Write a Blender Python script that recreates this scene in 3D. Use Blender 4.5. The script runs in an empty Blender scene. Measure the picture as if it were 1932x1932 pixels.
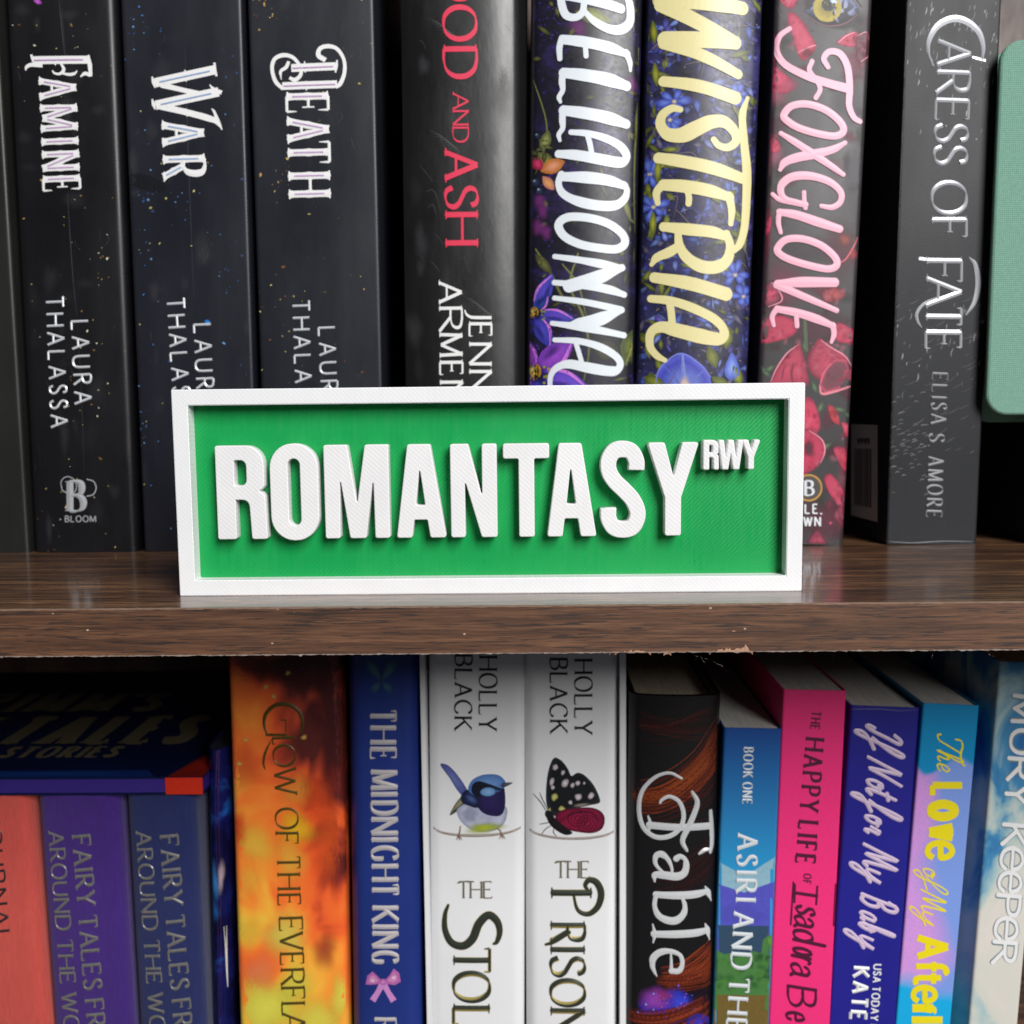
import bpy, bmesh, math, random
from mathutils import Vector

# ------------------------------------------------------------------ scene, camera, light
scene = bpy.context.scene
col = scene.collection
FPX = 1932.0                                     # focal length in photo units (photo is 1932 units wide)
PITCH, ROLL, YAW = math.radians(5.7807), math.radians(-0.6305), math.radians(-0.9691)
CAM = Vector((0.0, -0.2436, 0.0444))
fw = Vector((math.sin(YAW)*math.cos(PITCH), math.cos(YAW)*math.cos(PITCH), -math.sin(PITCH)))
rt0 = fw.cross(Vector((0, 0, 1))).normalized(); up0 = rt0.cross(fw)
RT = rt0*math.cos(ROLL) + up0*math.sin(ROLL); UP = -rt0*math.sin(ROLL) + up0*math.cos(ROLL)

cd = bpy.data.cameras.new('camera'); cam = bpy.data.objects.new('camera', cd); col.objects.link(cam)
cd.sensor_width = 36.0; cd.lens = 36.0; cd.clip_start = 0.01; cd.clip_end = 20
from mathutils import Matrix
m = Matrix((RT, UP, -fw)).transposed().to_4x4(); m.translation = CAM
cam.matrix_world = m
cd.dof.use_dof = True; cd.dof.focus_distance = 0.248; cd.dof.aperture_fstop = 20
scene.camera = cam

w = bpy.data.worlds.new('World'); scene.world = w; w.use_nodes = True
bg = w.node_tree.nodes['Background']; bg.inputs[0].default_value = (0.80, 0.88, 1.0, 1); bg.inputs[1].default_value = 0.05

ld = bpy.data.lights.new('window_light', 'AREA'); lamp = bpy.data.objects.new('window_light', ld); col.objects.link(lamp)
ld.shape = 'RECTANGLE'; ld.size = 0.58; ld.size_y = 1.0; ld.energy = 39.0; ld.color = (1.0, 0.985, 0.97)
lamp.location = (0.64, -1.20, 0.84)
lamp.rotation_euler = (Vector((0, 0.02, 0.04)) - lamp.location).to_track_quat('-Z', 'Y').to_euler()

scene.view_settings.view_transform = 'Standard'; scene.view_settings.look = 'None'
scene.view_settings.exposure = 0.0; scene.view_settings.gamma = 1.0; scene.view_settings.use_curve_mapping = False
scene.render.engine = 'CYCLES'
scene.cycles.use_denoising = True
scene.cycles.max_bounces = 8; scene.cycles.transparent_max_bounces = 48
scene.cycles.sample_clamp_indirect = 4.0

# ------------------------------------------------------------------ helpers
def ray(px, py):
    return RT*((px-966)/FPX) + UP*((966-py)/FPX) + fw
def at(px, py, Y):
    d = ray(px, py); return CAM + d*((Y-CAM.y)/d.y)
def atz(px, py, Z):
    d = ray(px, py); return CAM + d*((Z-CAM.z)/d.z)
def lin(c):
    c = c/255.0
    return c/12.92 if c <= 0.04045 else ((c+0.055)/1.055)**2.4
def C(r, g, b, a=1.0): return (lin(r), lin(g), lin(b), a)

def tag(o, label=None, cat=None, group=None, kind=None):
    if label: o['label'] = label
    if cat: o['category'] = cat
    if group: o['group'] = group
    if kind: o['kind'] = kind
    return o
def empty(name, loc, label, cat, ry=0.0, group=None):
    o = bpy.data.objects.new(name, None); col.objects.link(o)
    o.location = loc; o.rotation_euler = (0, ry, 0); o.empty_display_size = 0.01
    return tag(o, label, cat, group)

class MB:
    """collects vertices and faces and links them as ONE mesh object"""
    def __init__(s): s.v = []; s.f = []; s.c = []; s.usecol = False
    def add(s, p, c=(1, 1, 1, 1)):
        s.v.append(tuple(p)); s.c.append(c); return len(s.v)-1
    def box(s, x0, x1, y0, y1, z0, z1):
        i = [s.add((x, y, z)) for z in (z0, z1) for y in (y0, y1) for x in (x0, x1)]
        for q in ((0,2,3,1),(4,5,7,6),(0,1,5,4),(2,6,7,3),(0,4,6,2),(1,3,7,5)): s.f.append([i[k] for k in q])
    def prism(s, poly, z0, z1):
        n = len(poly)
        a = [s.add((p[0], p[1], z0)) for p in poly]; b = [s.add((p[0], p[1], z1)) for p in poly]
        s.f.append(a[::-1]); s.f.append(b)
        for k in range(n): s.f.append([a[k], a[(k+1)%n], b[(k+1)%n], b[k]])
    def build(s, name, mat, parent=None, smooth=None):
        me = bpy.data.meshes.new(name); me.from_pydata(s.v, [], s.f)
        if s.usecol:
            at_ = me.attributes.new('Col', 'FLOAT_COLOR', 'POINT')
            at_.data.foreach_set('color', [x for c in s.c for x in c])
        me.validate(); me.update()
        bm = bmesh.new(); bm.from_mesh(me)
        if smooth is not None: bmesh.ops.recalc_face_normals(bm, faces=bm.faces)
        bm.to_mesh(me); bm.free()
        if smooth is not None:
            for p in me.polygons: p.use_smooth = True
            me.set_sharp_from_angle(angle=math.radians(smooth))
        if mat: me.materials.append(mat)
        o = bpy.data.objects.new(name, me); col.objects.link(o)
        if parent: o.parent = parent
        return o

# ------------------------------------------------------------------ node helpers
class NT:
    def __init__(s, name, rough=0.5, spec=0.5, metal=0.0):
        s.m = bpy.data.materials.new(name); s.m.use_nodes = True
        s.t = s.m.node_tree; s.b = s.t.nodes['Principled BSDF']
        s.b.inputs['Roughness'].default_value = rough
        s.b.inputs['Specular IOR Level'].default_value = spec
        s.b.inputs['Metallic'].default_value = metal
        s._co = None
    def n(s, kind): return s.t.nodes.new('ShaderNode'+kind)
    def l(s, a, b): s.t.links.new(a, b)
    def put(s, sock, v):
        if isinstance(v, (int, float)): sock.default_value = v
        elif isinstance(v, (tuple, list)): sock.default_value = v
        else: s.l(v, sock)
    @property
    def co(s):
        if s._co is None: s._co = s.n('TexCoord').outputs['Object']
        return s._co
    def scaled(s, sx, sy, sz, rot=(0, 0, 0), off=(0, 0, 0)):
        k = s.n('Mapping'); k.inputs['Scale'].default_value = (sx, sy, sz); k.inputs['Rotation'].default_value = rot
        k.inputs['Location'].default_value = off
        s.l(s.co, k.inputs['Vector']); return k.outputs[0]
    def xyz(s):
        k = s.n('SeparateXYZ'); s.l(s.co, k.inputs[0]); return k.outputs
    def noise(s, vec, scale, detail=4, rough=0.55, dist=0.0):
        k = s.n('TexNoise'); s.l(vec, k.inputs['Vector']); k.inputs['Scale'].default_value = scale
        k.inputs['Detail'].default_value = detail; k.inputs['Roughness'].default_value = rough; k.inputs['Distortion'].default_value = dist
        return k.outputs['Fac']
    def voro(s, vec, scale):
        k = s.n('TexVoronoi'); s.l(vec, k.inputs['Vector']); k.inputs['Scale'].default_value = scale
        return k.outputs['Distance']
    def wave(s, vec, scale, dist=0.0, dscale=1.0, direction='X'):
        k = s.n('TexWave'); s.l(vec, k.inputs['Vector']); k.inputs['Scale'].default_value = scale
        k.inputs['Distortion'].default_value = dist; k.inputs['Detail Scale'].default_value = dscale
        k.bands_direction = direction; return k.outputs['Fac']
    def ramp(s, fac, stops, interp='LINEAR'):
        k = s.n('ValToRGB'); r = k.color_ramp; r.interpolation = interp
        while len(r.elements) < len(stops): r.elements.new(0.5)
        for e, (p, c) in zip(r.elements, stops):
            e.position = p; e.color = c if len(c) == 4 else tuple(c)+(1,)
        s.put(k.inputs[0], fac); return k.outputs[0]
    def mix(s, fac, a, b, mode='MIX'):
        k = s.n('Mix'); k.data_type = 'RGBA'; k.blend_type = mode
        s.put(k.inputs[0], fac); s.put(k.inputs[6], a); s.put(k.inputs[7], b); return k.outputs[2]
    def math(s, op, a, b=0.0, clamp=False):
        k = s.n('Math'); k.operation = op; k.use_clamp = clamp
        s.put(k.inputs[0], a); s.put(k.inputs[1], b); return k.outputs[0]
    def rng(s, v, a, b, c=0.0, d=1.0):
        k = s.n('MapRange'); s.put(k.inputs[0], v)
        for i, x in enumerate((a, b, c, d)): k.inputs[i+1].default_value = x
        return k.outputs[0]
    def bump(s, h, strength, dist):
        k = s.n('Bump'); k.inputs['Strength'].default_value = strength; k.inputs['Distance'].default_value = dist
        s.l(h, k.inputs['Height']); s.l(k.outputs[0], s.b.inputs['Normal'])
    def base(s, v): s.put(s.b.inputs['Base Color'], v); return s
    def rgh(s, v): s.put(s.b.inputs['Roughness'], v); return s

BW0, BW1 = (0, 0, 0, 1), (1, 1, 1, 1)

def ink(name, c, rough=0.4, metal=0.0, var=0.10):
    k = NT(name, rough, 0.5, metal)
    nz = k.noise(k.co, 900, 3)
    d = tuple(x*(1-var) for x in c[:3])+(1,)
    k.base(k.mix(nz, d, c)); return k.m

def printed(name, rough=0.4, grain=.2):
    """printed artwork: the colours painted on the vertices, alpha = soft edge of the print"""
    k = NT(name, rough, 0.5)
    a = k.n('Attribute'); a.attribute_name = 'Col'
    nz = k.noise(k.co, 700, 4, 0.7)
    k.base(k.mix(k.rng(nz, 0.3, 0.75, 0.0, grain), a.outputs['Color'], (0, 0, 0, 1)))
    k.l(a.outputs['Alpha'], k.b.inputs['Alpha']); return k.m

# ------------------------------------------------------------------ stroke alphabet (cap height 1)
G = {
 'A': (.74, 'L 0,0 .37,1|L .37,1 .74,0|B .13,.34 .61,.34'),
 'B': (.58, 'L 0,0 0,1|C 0,1 .28,1 .46,.93 .51,.77 .45,.61 .25,.53 0,.53|C .02,.53 .3,.53 .5,.44 .58,.27 .51,.09 .3,0 0,0'),
 'C': (.72, 'C .71,.8 .64,.93 .47,1 .24,.95 .06,.75 0,.5 .06,.25 .24,.05 .47,0 .64,.07 .72,.2'),
 'D': (.74, 'L 0,0 0,1|C 0,1 .3,1 .55,.92 .7,.73 .74,.5 .7,.27 .55,.08 .3,0 0,0'),
 'E': (.54, 'L 0,0 0,1|T 0,1 .50,1|T 0,.52 .39,.52|T 0,0 .54,0'),
 'F': (.52, 'L 0,0 0,1|T 0,1 .52,1|T 0,.52 .38,.52'),
 'G': (.78, 'C .73,.82 .64,.95 .46,1 .24,.95 .06,.75 0,.5 .06,.25 .24,.05 .46,0 .62,.03 .74,.12|L .74,.1 .74,.42|B .56,.42 .82,.42'),
 'H': (.74, 'L 0,0 0,1|L .74,0 .74,1|B 0,.52 .74,.52'),
 'I': (.0, 'L 0,0 0,1'),
 'J': (.26, 'C .26,1 .26,.7 .26,.3 .24,.05 .14,-.14 0,-.22'),
 'K': (.68, 'L 0,0 0,1|L .62,1 0,.42|L .2,.6 .68,0'),
 'L': (.52, 'L 0,0 0,1|T 0,0 .52,0'),
 'M': (.88, 'L 0,0 .04,1|L .04,1 .44,.06|L .44,.06 .84,1|L .84,1 .88,0'),
 'N': (.72, 'L 0,0 0,1|L 0,1 .72,0|L .72,0 .72,1'),
 'O': (.80, 'O .40,1 .2,.95 .05,.76 0,.5 .05,.24 .2,.05 .40,0 .6,.05 .75,.24 .8,.5 .75,.76 .6,.95'),
 'P': (.54, 'L 0,0 0,1|C 0,1 .28,1 .48,.92 .54,.74 .48,.56 .28,.47 0,.47'),
 'R': (.62, 'L 0,0 0,1|C 0,1 .28,1 .48,.93 .53,.76 .46,.58 .28,.5 0,.5|L .24,.5 .62,0'),
 'S': (.50, 'C .46,.80 .41,.94 .27,1 .11,.95 .04,.79 .1,.63 .26,.52 .42,.41 .5,.25 .43,.07 .25,0 .1,.05 .02,.22'),
 'T': (.64, 'L .32,0 .32,1|T .32,1 .64,1|T .32,1 0,1'),
 'U': (.70, 'C 0,1 0,.7 0,.4 .04,.16 .17,.03 .35,0 .53,.03 .66,.16 .7,.4 .7,.7 .7,1'),
 'V': (.72, 'L 0,1 .36,0|L .36,0 .72,1'),
 'W': (1.06, 'L 0,1 .27,0|L .27,0 .53,.95|L .53,.95 .79,0|L .79,0 1.06,1'),
 'X': (.68, 'L 0,1 .68,0|L 0,0 .68,1'),
 'Y': (.68, 'L 0,1 .34,.46|L .34,.46 .68,1|L .34,0 .34,.46'),
 'a': (.46, 'C .05,.46 .14,.58 .26,.6 .37,.54 .4,.42 .4,.25 .4,.08 .48,.0|C .4,.36 .25,.35 .08,.28 .01,.15 .08,.02 .22,.02 .4,.16'),
 'b': (.50, 'L 0,0 0,1|O .26,.6 .1,.53 .0,.3 .1,.05 .26,0 .43,.08 .5,.3 .43,.53'),
 'd': (.50, 'L .5,0 .5,1|O .25,.6 .08,.53 .0,.3 .08,.05 .25,0 .41,.08 .5,.3 .41,.53'),
 'e': (.48, 'C .03,.31 .25,.32 .47,.33 .44,.5 .34,.59 .23,.6 .08,.52 .0,.3 .08,.08 .25,.0 .39,.03 .48,.14'),
 'f': (.34, 'C .40,.90 .34,1 .24,.97 .16,.84 .15,.5 .15,.25 .15,0|B 0,.58 .33,.58'),
 'h': (.46, 'L 0,0 0,1|C 0,.38 .1,.54 .25,.6 .4,.53 .46,.36 .46,.18 .46,0'),
 'i': (.0, 'L 0,0 0,.6|L 0,.82 0,.86'),
 'l': (.0, 'L 0,0 0,1'),
 'n': (.46, 'L 0,0 0,.6|C 0,.38 .1,.54 .25,.6 .4,.53 .46,.36 .46,.18 .46,0'),
 'o': (.52, 'O .26,.6 .1,.53 .0,.3 .1,.07 .26,0 .42,.07 .52,.3 .42,.53'),
 'r': (.32, 'L 0,0 0,.6|C 0,.34 .08,.5 .2,.6 .32,.57'),
 's': (.36, 'C .33,.5 .27,.58 .17,.6 .06,.55 .05,.42 .18,.32 .32,.22 .34,.1 .2,0 .08,.03 .0,.13'),
 't': (.34, 'C .15,.85 .15,.5 .15,.15 .22,.01 .36,.05|B 0,.6 .33,.6'),
 'v': (.48, 'L 0,.6 .24,0|L .24,0 .48,.6'),
 'y': (.48, 'L 0,.6 .24,.04|L .48,.6 .08,-.36'),
 '.': (.0, 'L 0,.0 0,.05'), ',': (.04, 'L .04,.04 0,-.14'), "'": (.03, 'L .03,1 0,.78'),
 '9': (.46, 'C .46,.7 .4,.94 .23,1 .06,.92 0,.72 .06,.52 .23,.44 .4,.52 .46,.72 .44,.4 .34,.12 .2,0'),
 '$': (.0, ''),
}
# casual script letters joined like handwriting (x height .5)
SC = {
 'I': (.62, 'C .1,.82 .3,.98 .55,.94 .42,.6 .28,.2 .12,.03 .0,.1 .05,.24'),
 'N': (.75, 'C .0,.0 .12,.45 .28,1 .36,.6 .46,.04 .6,.5 .78,1'),
 'M': (.95, 'C .0,.0 .12,.45 .26,.98 .34,.5 .40,.06 .54,.5 .68,.96 .72,.5 .76,.1 .84,.0 .95,.08'),
 'B': (.62, 'C .1,.98 .08,.5 .0,.0|C .0,.8 .2,1.02 .5,.95 .52,.7 .2,.52 .5,.46 .58,.2 .36,.0 .06,.04'),
 'T': (.75, 'C .02,.72 .02,.94 .2,1 .5,.92 .82,1 .84,1.1|C .46,.95 .36,.55 .22,.06 .06,-.02 .0,.1'),
 'a': (.44, 'C .38,.44 .22,.5 .05,.36 .02,.1 .14,.0 .3,.12 .4,.46 .36,.1 .44,.02 .52,.1'),
 'b': (.40, 'C .0,.1 .2,.6 .26,.98 .14,1.0 .08,.5 .08,.1 .2,.0 .36,.14 .38,.36 .26,.44 .2,.3 .44,.34'),
 'd': (.46, 'C .38,.44 .2,.5 .04,.36 .02,.1 .14,.0 .3,.12 .48,1.0 .38,.3 .42,.02 .52,.1'),
 'e': (.36, 'C .02,.14 .26,.26 .3,.42 .18,.52 .06,.38 .04,.14 .16,.0 .38,.12'),
 'f': (.34, 'C .0,.1 .26,.6 .34,.94 .24,1.02 .14,.6 .06,-.2 -.04,-.42 -.1,-.2 .1,.0 .36,.14'),
 'h': (.44, 'C .0,.1 .24,.7 .26,.98 .14,.96 .08,.4 .04,.0 .14,.34 .28,.46 .32,.3 .3,.06 .42,.04 .5,.12'),
 'o': (.40, 'C .26,.46 .08,.44 .02,.2 .12,.0 .3,.06 .38,.28 .26,.46 .2,.36 .46,.38'),
 'r': (.34, 'C .0,.2 .12,.5 .14,.4 .3,.44 .22,.16 .28,.0 .4,.1'),
 's': (.34, 'C .02,.1 .22,.34 .24,.5 .3,.2 .26,.02 .06,.02 .4,.12'),
 't': (.32, 'C .22,.86 .12,.4 .1,.06 .2,.0 .36,.12|B .02,.6 .36,.64'),
 'y': (.46, 'C .06,.46 .04,.14 .14,.06 .28,.2 .42,.5 .3,.0 .16,-.4 .02,-.46 .02,-.26 .24,.0 .5,.16'),
}

def parse(defn):
    out = []
    for part in defn.split('|'):
        if not part: continue
        k, rest = part[0], part[2:]
        out.append((k, [tuple(float(x) for x in q.split(',')) for q in rest.split()]))
    return out

def catmull(p, n=7, closed=False):
    out = []; N = len(p)
    segs = N if closed else N-1
    for i in range(segs):
        p1, p2 = p[i % N], p[(i+1) % N]
        p0 = p[(i-1) % N] if (closed or i > 0) else (2*p1[0]-p2[0], 2*p1[1]-p2[1])
        p3 = p[(i+2) % N] if (closed or i < N-2) else (2*p2[0]-p1[0], 2*p2[1]-p1[1])
        for k in range(n):
            t = k/n
            out.append(tuple(0.5*((2*p1[a]) + (-p0[a]+p2[a])*t + (2*p0[a]-5*p1[a]+4*p2[a]-p3[a])*t*t + (-p0[a]+3*p1[a]-3*p2[a]+p3[a])*t**3) for a in (0, 1)))
    if not closed: out.append(p[-1])
    return out
def dense(p, n=6):
    out = []
    for a, b in zip(p, p[1:]):
        for k in range(n): t = k/n; out.append((a[0]+(b[0]-a[0])*t, a[1]+(b[1]-a[1])*t))
    out.append(p[-1]); return out

def strip(pts, wfun, closed=False, round_cap=True):
    """rows of (centre, left, right) along a pen stroke"""
    n = len(pts); rows = []
    for i in range(n):
        a = pts[(i-1) % n] if (closed or i > 0) else pts[i]
        b = pts[(i+1) % n] if (closed or i < n-1) else pts[i]
        dx, dy = b[0]-a[0], b[1]-a[1]; L = math.hypot(dx, dy) or 1e-9
        dx, dy = dx/L, dy/L; h = wfun(i/max(1, n-1), math.atan2(dy, dx))/2
        c = pts[i]; rows.append((c, (c[0]-dy*h, c[1]+dx*h), (c[0]+dy*h, c[1]-dx*h), dx, dy, h))
    if not closed and round_cap:
        def capr(r, sg):
            c, _, _, dx, dy, h = r; o = []
            for k in (1, .92, .75, .5, .25):
                e = h*k*.98; q = h*math.sqrt(max(0, 1-k*k)) + h*0.02
                cc = (c[0]+sg*dx*e, c[1]+sg*dy*e); o.append((cc, (cc[0]-dy*q, cc[1]+dx*q), (cc[0]+dy*q, cc[1]-dx*q), dx, dy, q))
            return o
        rows = capr(rows[0], -1) + rows + capr(rows[-1], 1)[::-1]
    return rows

class Pen:
    """draws lettering on a surface (anything with .loc(px,py,eps))"""
    def __init__(s, surf, eps=0.00006): s.surf = surf; s.mb = MB(); s.eps = eps; s.k = 0
    def rows(s, rows, xf, closed=False, ridge=0.0):
        s.k += 1; e = s.eps + s.k*1.2e-6
        idx = []
        for r in rows:
            e += 4e-7; c, l, q = xf(r[0]), xf(r[1]), xf(r[2])
            idx.append((s.mb.add(s.surf.loc(*l, e)), s.mb.add(s.surf.loc(*c, e+ridge)), s.mb.add(s.surf.loc(*q, e))))
        m_ = len(idx)
        for i in range(m_ if closed else m_-1):
            a, b = idx[i], idx[(i+1) % m_]
            s.mb.f.append([a[0], a[1], b[1], b[0]]); s.mb.f.append([a[1], a[2], b[2], b[1]])
    def px(s, pts, width, smooth=True, ridge=0.0, taper=0.0, closed=False, cap=True):
        """free stroke given in photo units"""
        p = catmull(pts, 8, closed) if smooth else dense(pts)
        if callable(width): wf = width
        else: wf = lambda t, a: width*(1-taper*abs(2*t-1)**2)
        s.rows(strip(p, wf, closed, cap), lambda q: q, closed, ridge)
    def zs(s, ox, oy, sc, items, ridge=0.0, cap=False, k=1.0):
        """strokes given in enlarged coordinates: (points, width or widths along the stroke, smooth, closed)"""
        for it in items:
            pts, wd, sm = it[:3]; cl = len(it) > 3 and it[3]
            P = [(ox+x*sc, oy+y*sc) for x, y in pts]
            if isinstance(wd, (int, float)): wd = (wd, wd)
            def wf(t, a, wd=wd):
                q = t*(len(wd)-1); i = min(int(q), len(wd)-2); f_ = q-i; f_ = f_*f_*(3-2*f_); return k*sc*(wd[i]+(wd[i+1]-wd[i])*f_)
            s.px(P, wf, bool(sm), ridge, 0, cl, cap)
    def glyph(s, ch, o, d, u, L, h, st):
        """one letter; o origin in px, d/u unit vectors, L width in px (None = natural), h cap height"""
        font = SC if (st.get('script') and ch in SC) else G
        gw, defn = font[ch]
        gw_ = gw + st.get('pad', 0)
        sl = st.get('slant', 0.0)
        wt, th, nib = st['wt'], st['thin'], math.radians(st.get('nib', 15))
        sc = st.get('lower', 1.0) if (ch.islower() and font is G) else 1.0
        sx = (L - h*wt - sl*h*(0.6 if (ch.islower() and sc == 1 and ch not in 'bdfhlt') else 1.0))/gw if gw > 0.01 else 1.0
        if gw > 0.01 and sx < 0.2*h: sx = 0.2*h
        x00 = h*wt/2 if gw > 0.01 else L/2 - sl*h/2
        H = h*sc
        ins = st.get('inset', 0)*h if (gw > .01 and L > .55*h) else 0
        if ins: sx = max(.15*h, (L-2*ins-h*wt)/gw); x00 += ins
        bump = st.get('bump', 0)
        def toL(p): return (x00 + p[0]*sx + sl*p[1]*H, p[1]*H)
        def xf(q): return (o[0]+d[0]*q[0]+u[0]*q[1], o[1]+d[1]*q[0]+u[1]*q[1])
        def wf(t, a): return h*(th+(wt-th)*abs(math.sin(a-nib)))
        rc = st.get('cap', 'flat') == 'round'; rd = st.get('ridge', 0.0)
        for kind, pts in parse(defn):
            P = [toL(p) for p in pts]
            if kind in 'LBT':
                seg = dense(P, 8)
                if bump and kind == 'L':
                    f = lambda t, a: wf(t, a) + h*bump*max(0, 1-abs(t-.5)*14) + h*bump*1.3*max(0, abs(t-.5)*2-.86)/.14
                else: f = wf
                rows = strip(seg, f, False, rc)
                s.rows(rows, xf, False, rd)
                sf = st.get('serif')
                if sf and kind == 'L':
                    for (q, g) in ((P[0], pts[0]), (P[-1], pts[-1])):
                        if ch in 'G' or (ch in 'VW' and g[1] < .1) or (ch in 'MN' and g[1] < .09 and 0.05 < g[0] < gw-.02) or (ch == 'N' and g == (.72, 0.0)) or (ch == 'A' and g[1] > .9) or (ch == 'W' and .4 < g[0] < .6): continue
                        if ch == 'R' and g[0] > .5: pass
                        if g[1] in (0.0, 1.0) or (g[1] == .6 and g[0] == 0 and ch in 'nr'):
                            sl_, t_ = sf[0]*h, sf[1]*h
                            yy = q[1] + (t_/2 if g[1] == 0 else -t_/2)
                            a0 = q[0]-sl_-wt*h*.35; a1 = q[0]+sl_+wt*h*.35
                            if ch in 'bl' and g[1] == 1: a1 = q[0]
                            s.rows(strip(dense([(a0, yy), (a1, yy)], 4), lambda t, a: t_*(1+1.3*max(0, 1-abs(2*t-1)*1.6)), False, False), xf, False, rd)
                            # bracket under the serif
                if sf and kind == 'T':
                    q = P[-1]; g = pts[-1]; t_ = sf[1]*h; hh = st.get('tick', .16)*h
                    sg = -1 if g[1] > .9 else (1 if g[1] < .1 else 0)
                    y0 = q[1]-(hh*.6 if sg == 0 else 0); y1 = q[1]+(hh*.6 if sg == 0 else sg*hh)
                    s.rows(strip(dense([(q[0], y0), (q[0]-(.02*h if sg else 0)*0, y1)], 4), (lambda t, a: t_*(2.0-1.3*t)) if sg else (lambda t, a: t_*1.2), False, False), xf, False, rd)
                if st.get('inline') is not None and kind == 'L':
                    q0, q1 = P[0], P[-1]
                    lx = [(q0[0]+(q1[0]-q0[0])*t, q0[1]+(q1[1]-q0[1])*t) for t in (.14, .86)]
                    st['inline'].rows(strip(dense(lx, 6), lambda t, a: h*.034, False, False), xf)
            elif kind == 'C':
                s.rows(strip(catmull(P, 7), wf, False, rc), xf, False, rd)
            elif kind == 'O':
                s.rows(strip(catmull(P, 6, True), wf, True), xf, True, rd)
    def text(s, string, p0, p1, h, st, h1=None, gap=.16, space=.38):
        """string stretched from p0 to p1 (px), baseline on the line, cap height h px"""
        dx, dy = p1[0]-p0[0], p1[1]-p0[1]; L = math.hypot(dx, dy); d = (dx/L, dy/L); u = (d[1], -d[0])
        font = G
        adv = []; x = 0
        for ch in string:
            if ch == ' ': adv.append((ch, x, 0)); x += space; continue
            f = SC if (st.get('script') and ch in SC) else G
            wgt = f[ch][0]*(st.get('lower', 1.0) if (ch.islower() and f is G) else 1.0) + st['wt'] + (.12 if ch in 'Iil' and st.get('serif') else 0)
            adv.append((ch, x, wgt)); x += wgt + gap
        tot = x - gap
        sl = st.get('slant', 0)*h*.8
        k = (L-sl)/tot; h1 = h1 or h
        for ch, a, wgt in adv:
            if ch == ' ': continue
            hh = h + (h1-h)*a/tot
            o = (p0[0]+d[0]*a*k, p0[1]+d[1]*a*k)
            s.glyph(ch, o, d, u, wgt*k + st.get('slant', 0)*hh, hh, st)
    def boxes(s, letters, base, h, st):
        """letters placed one by one down a spine: (char, y0, y1); base = x of baseline as function of y, h likewise"""
        for ch, y0, y1 in letters:
            xb0, xb1 = base(y0), base(y1); L = math.hypot(xb1-xb0, y1-y0); d = ((xb1-xb0)/L, (y1-y0)/L)
            s.glyph(ch, (xb0, y0), d, (d[1], -d[0]), L, h((y0+y1)/2), st)
    def build(s, name, mat, parent): return s.mb.build(name, mat, parent)

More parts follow.
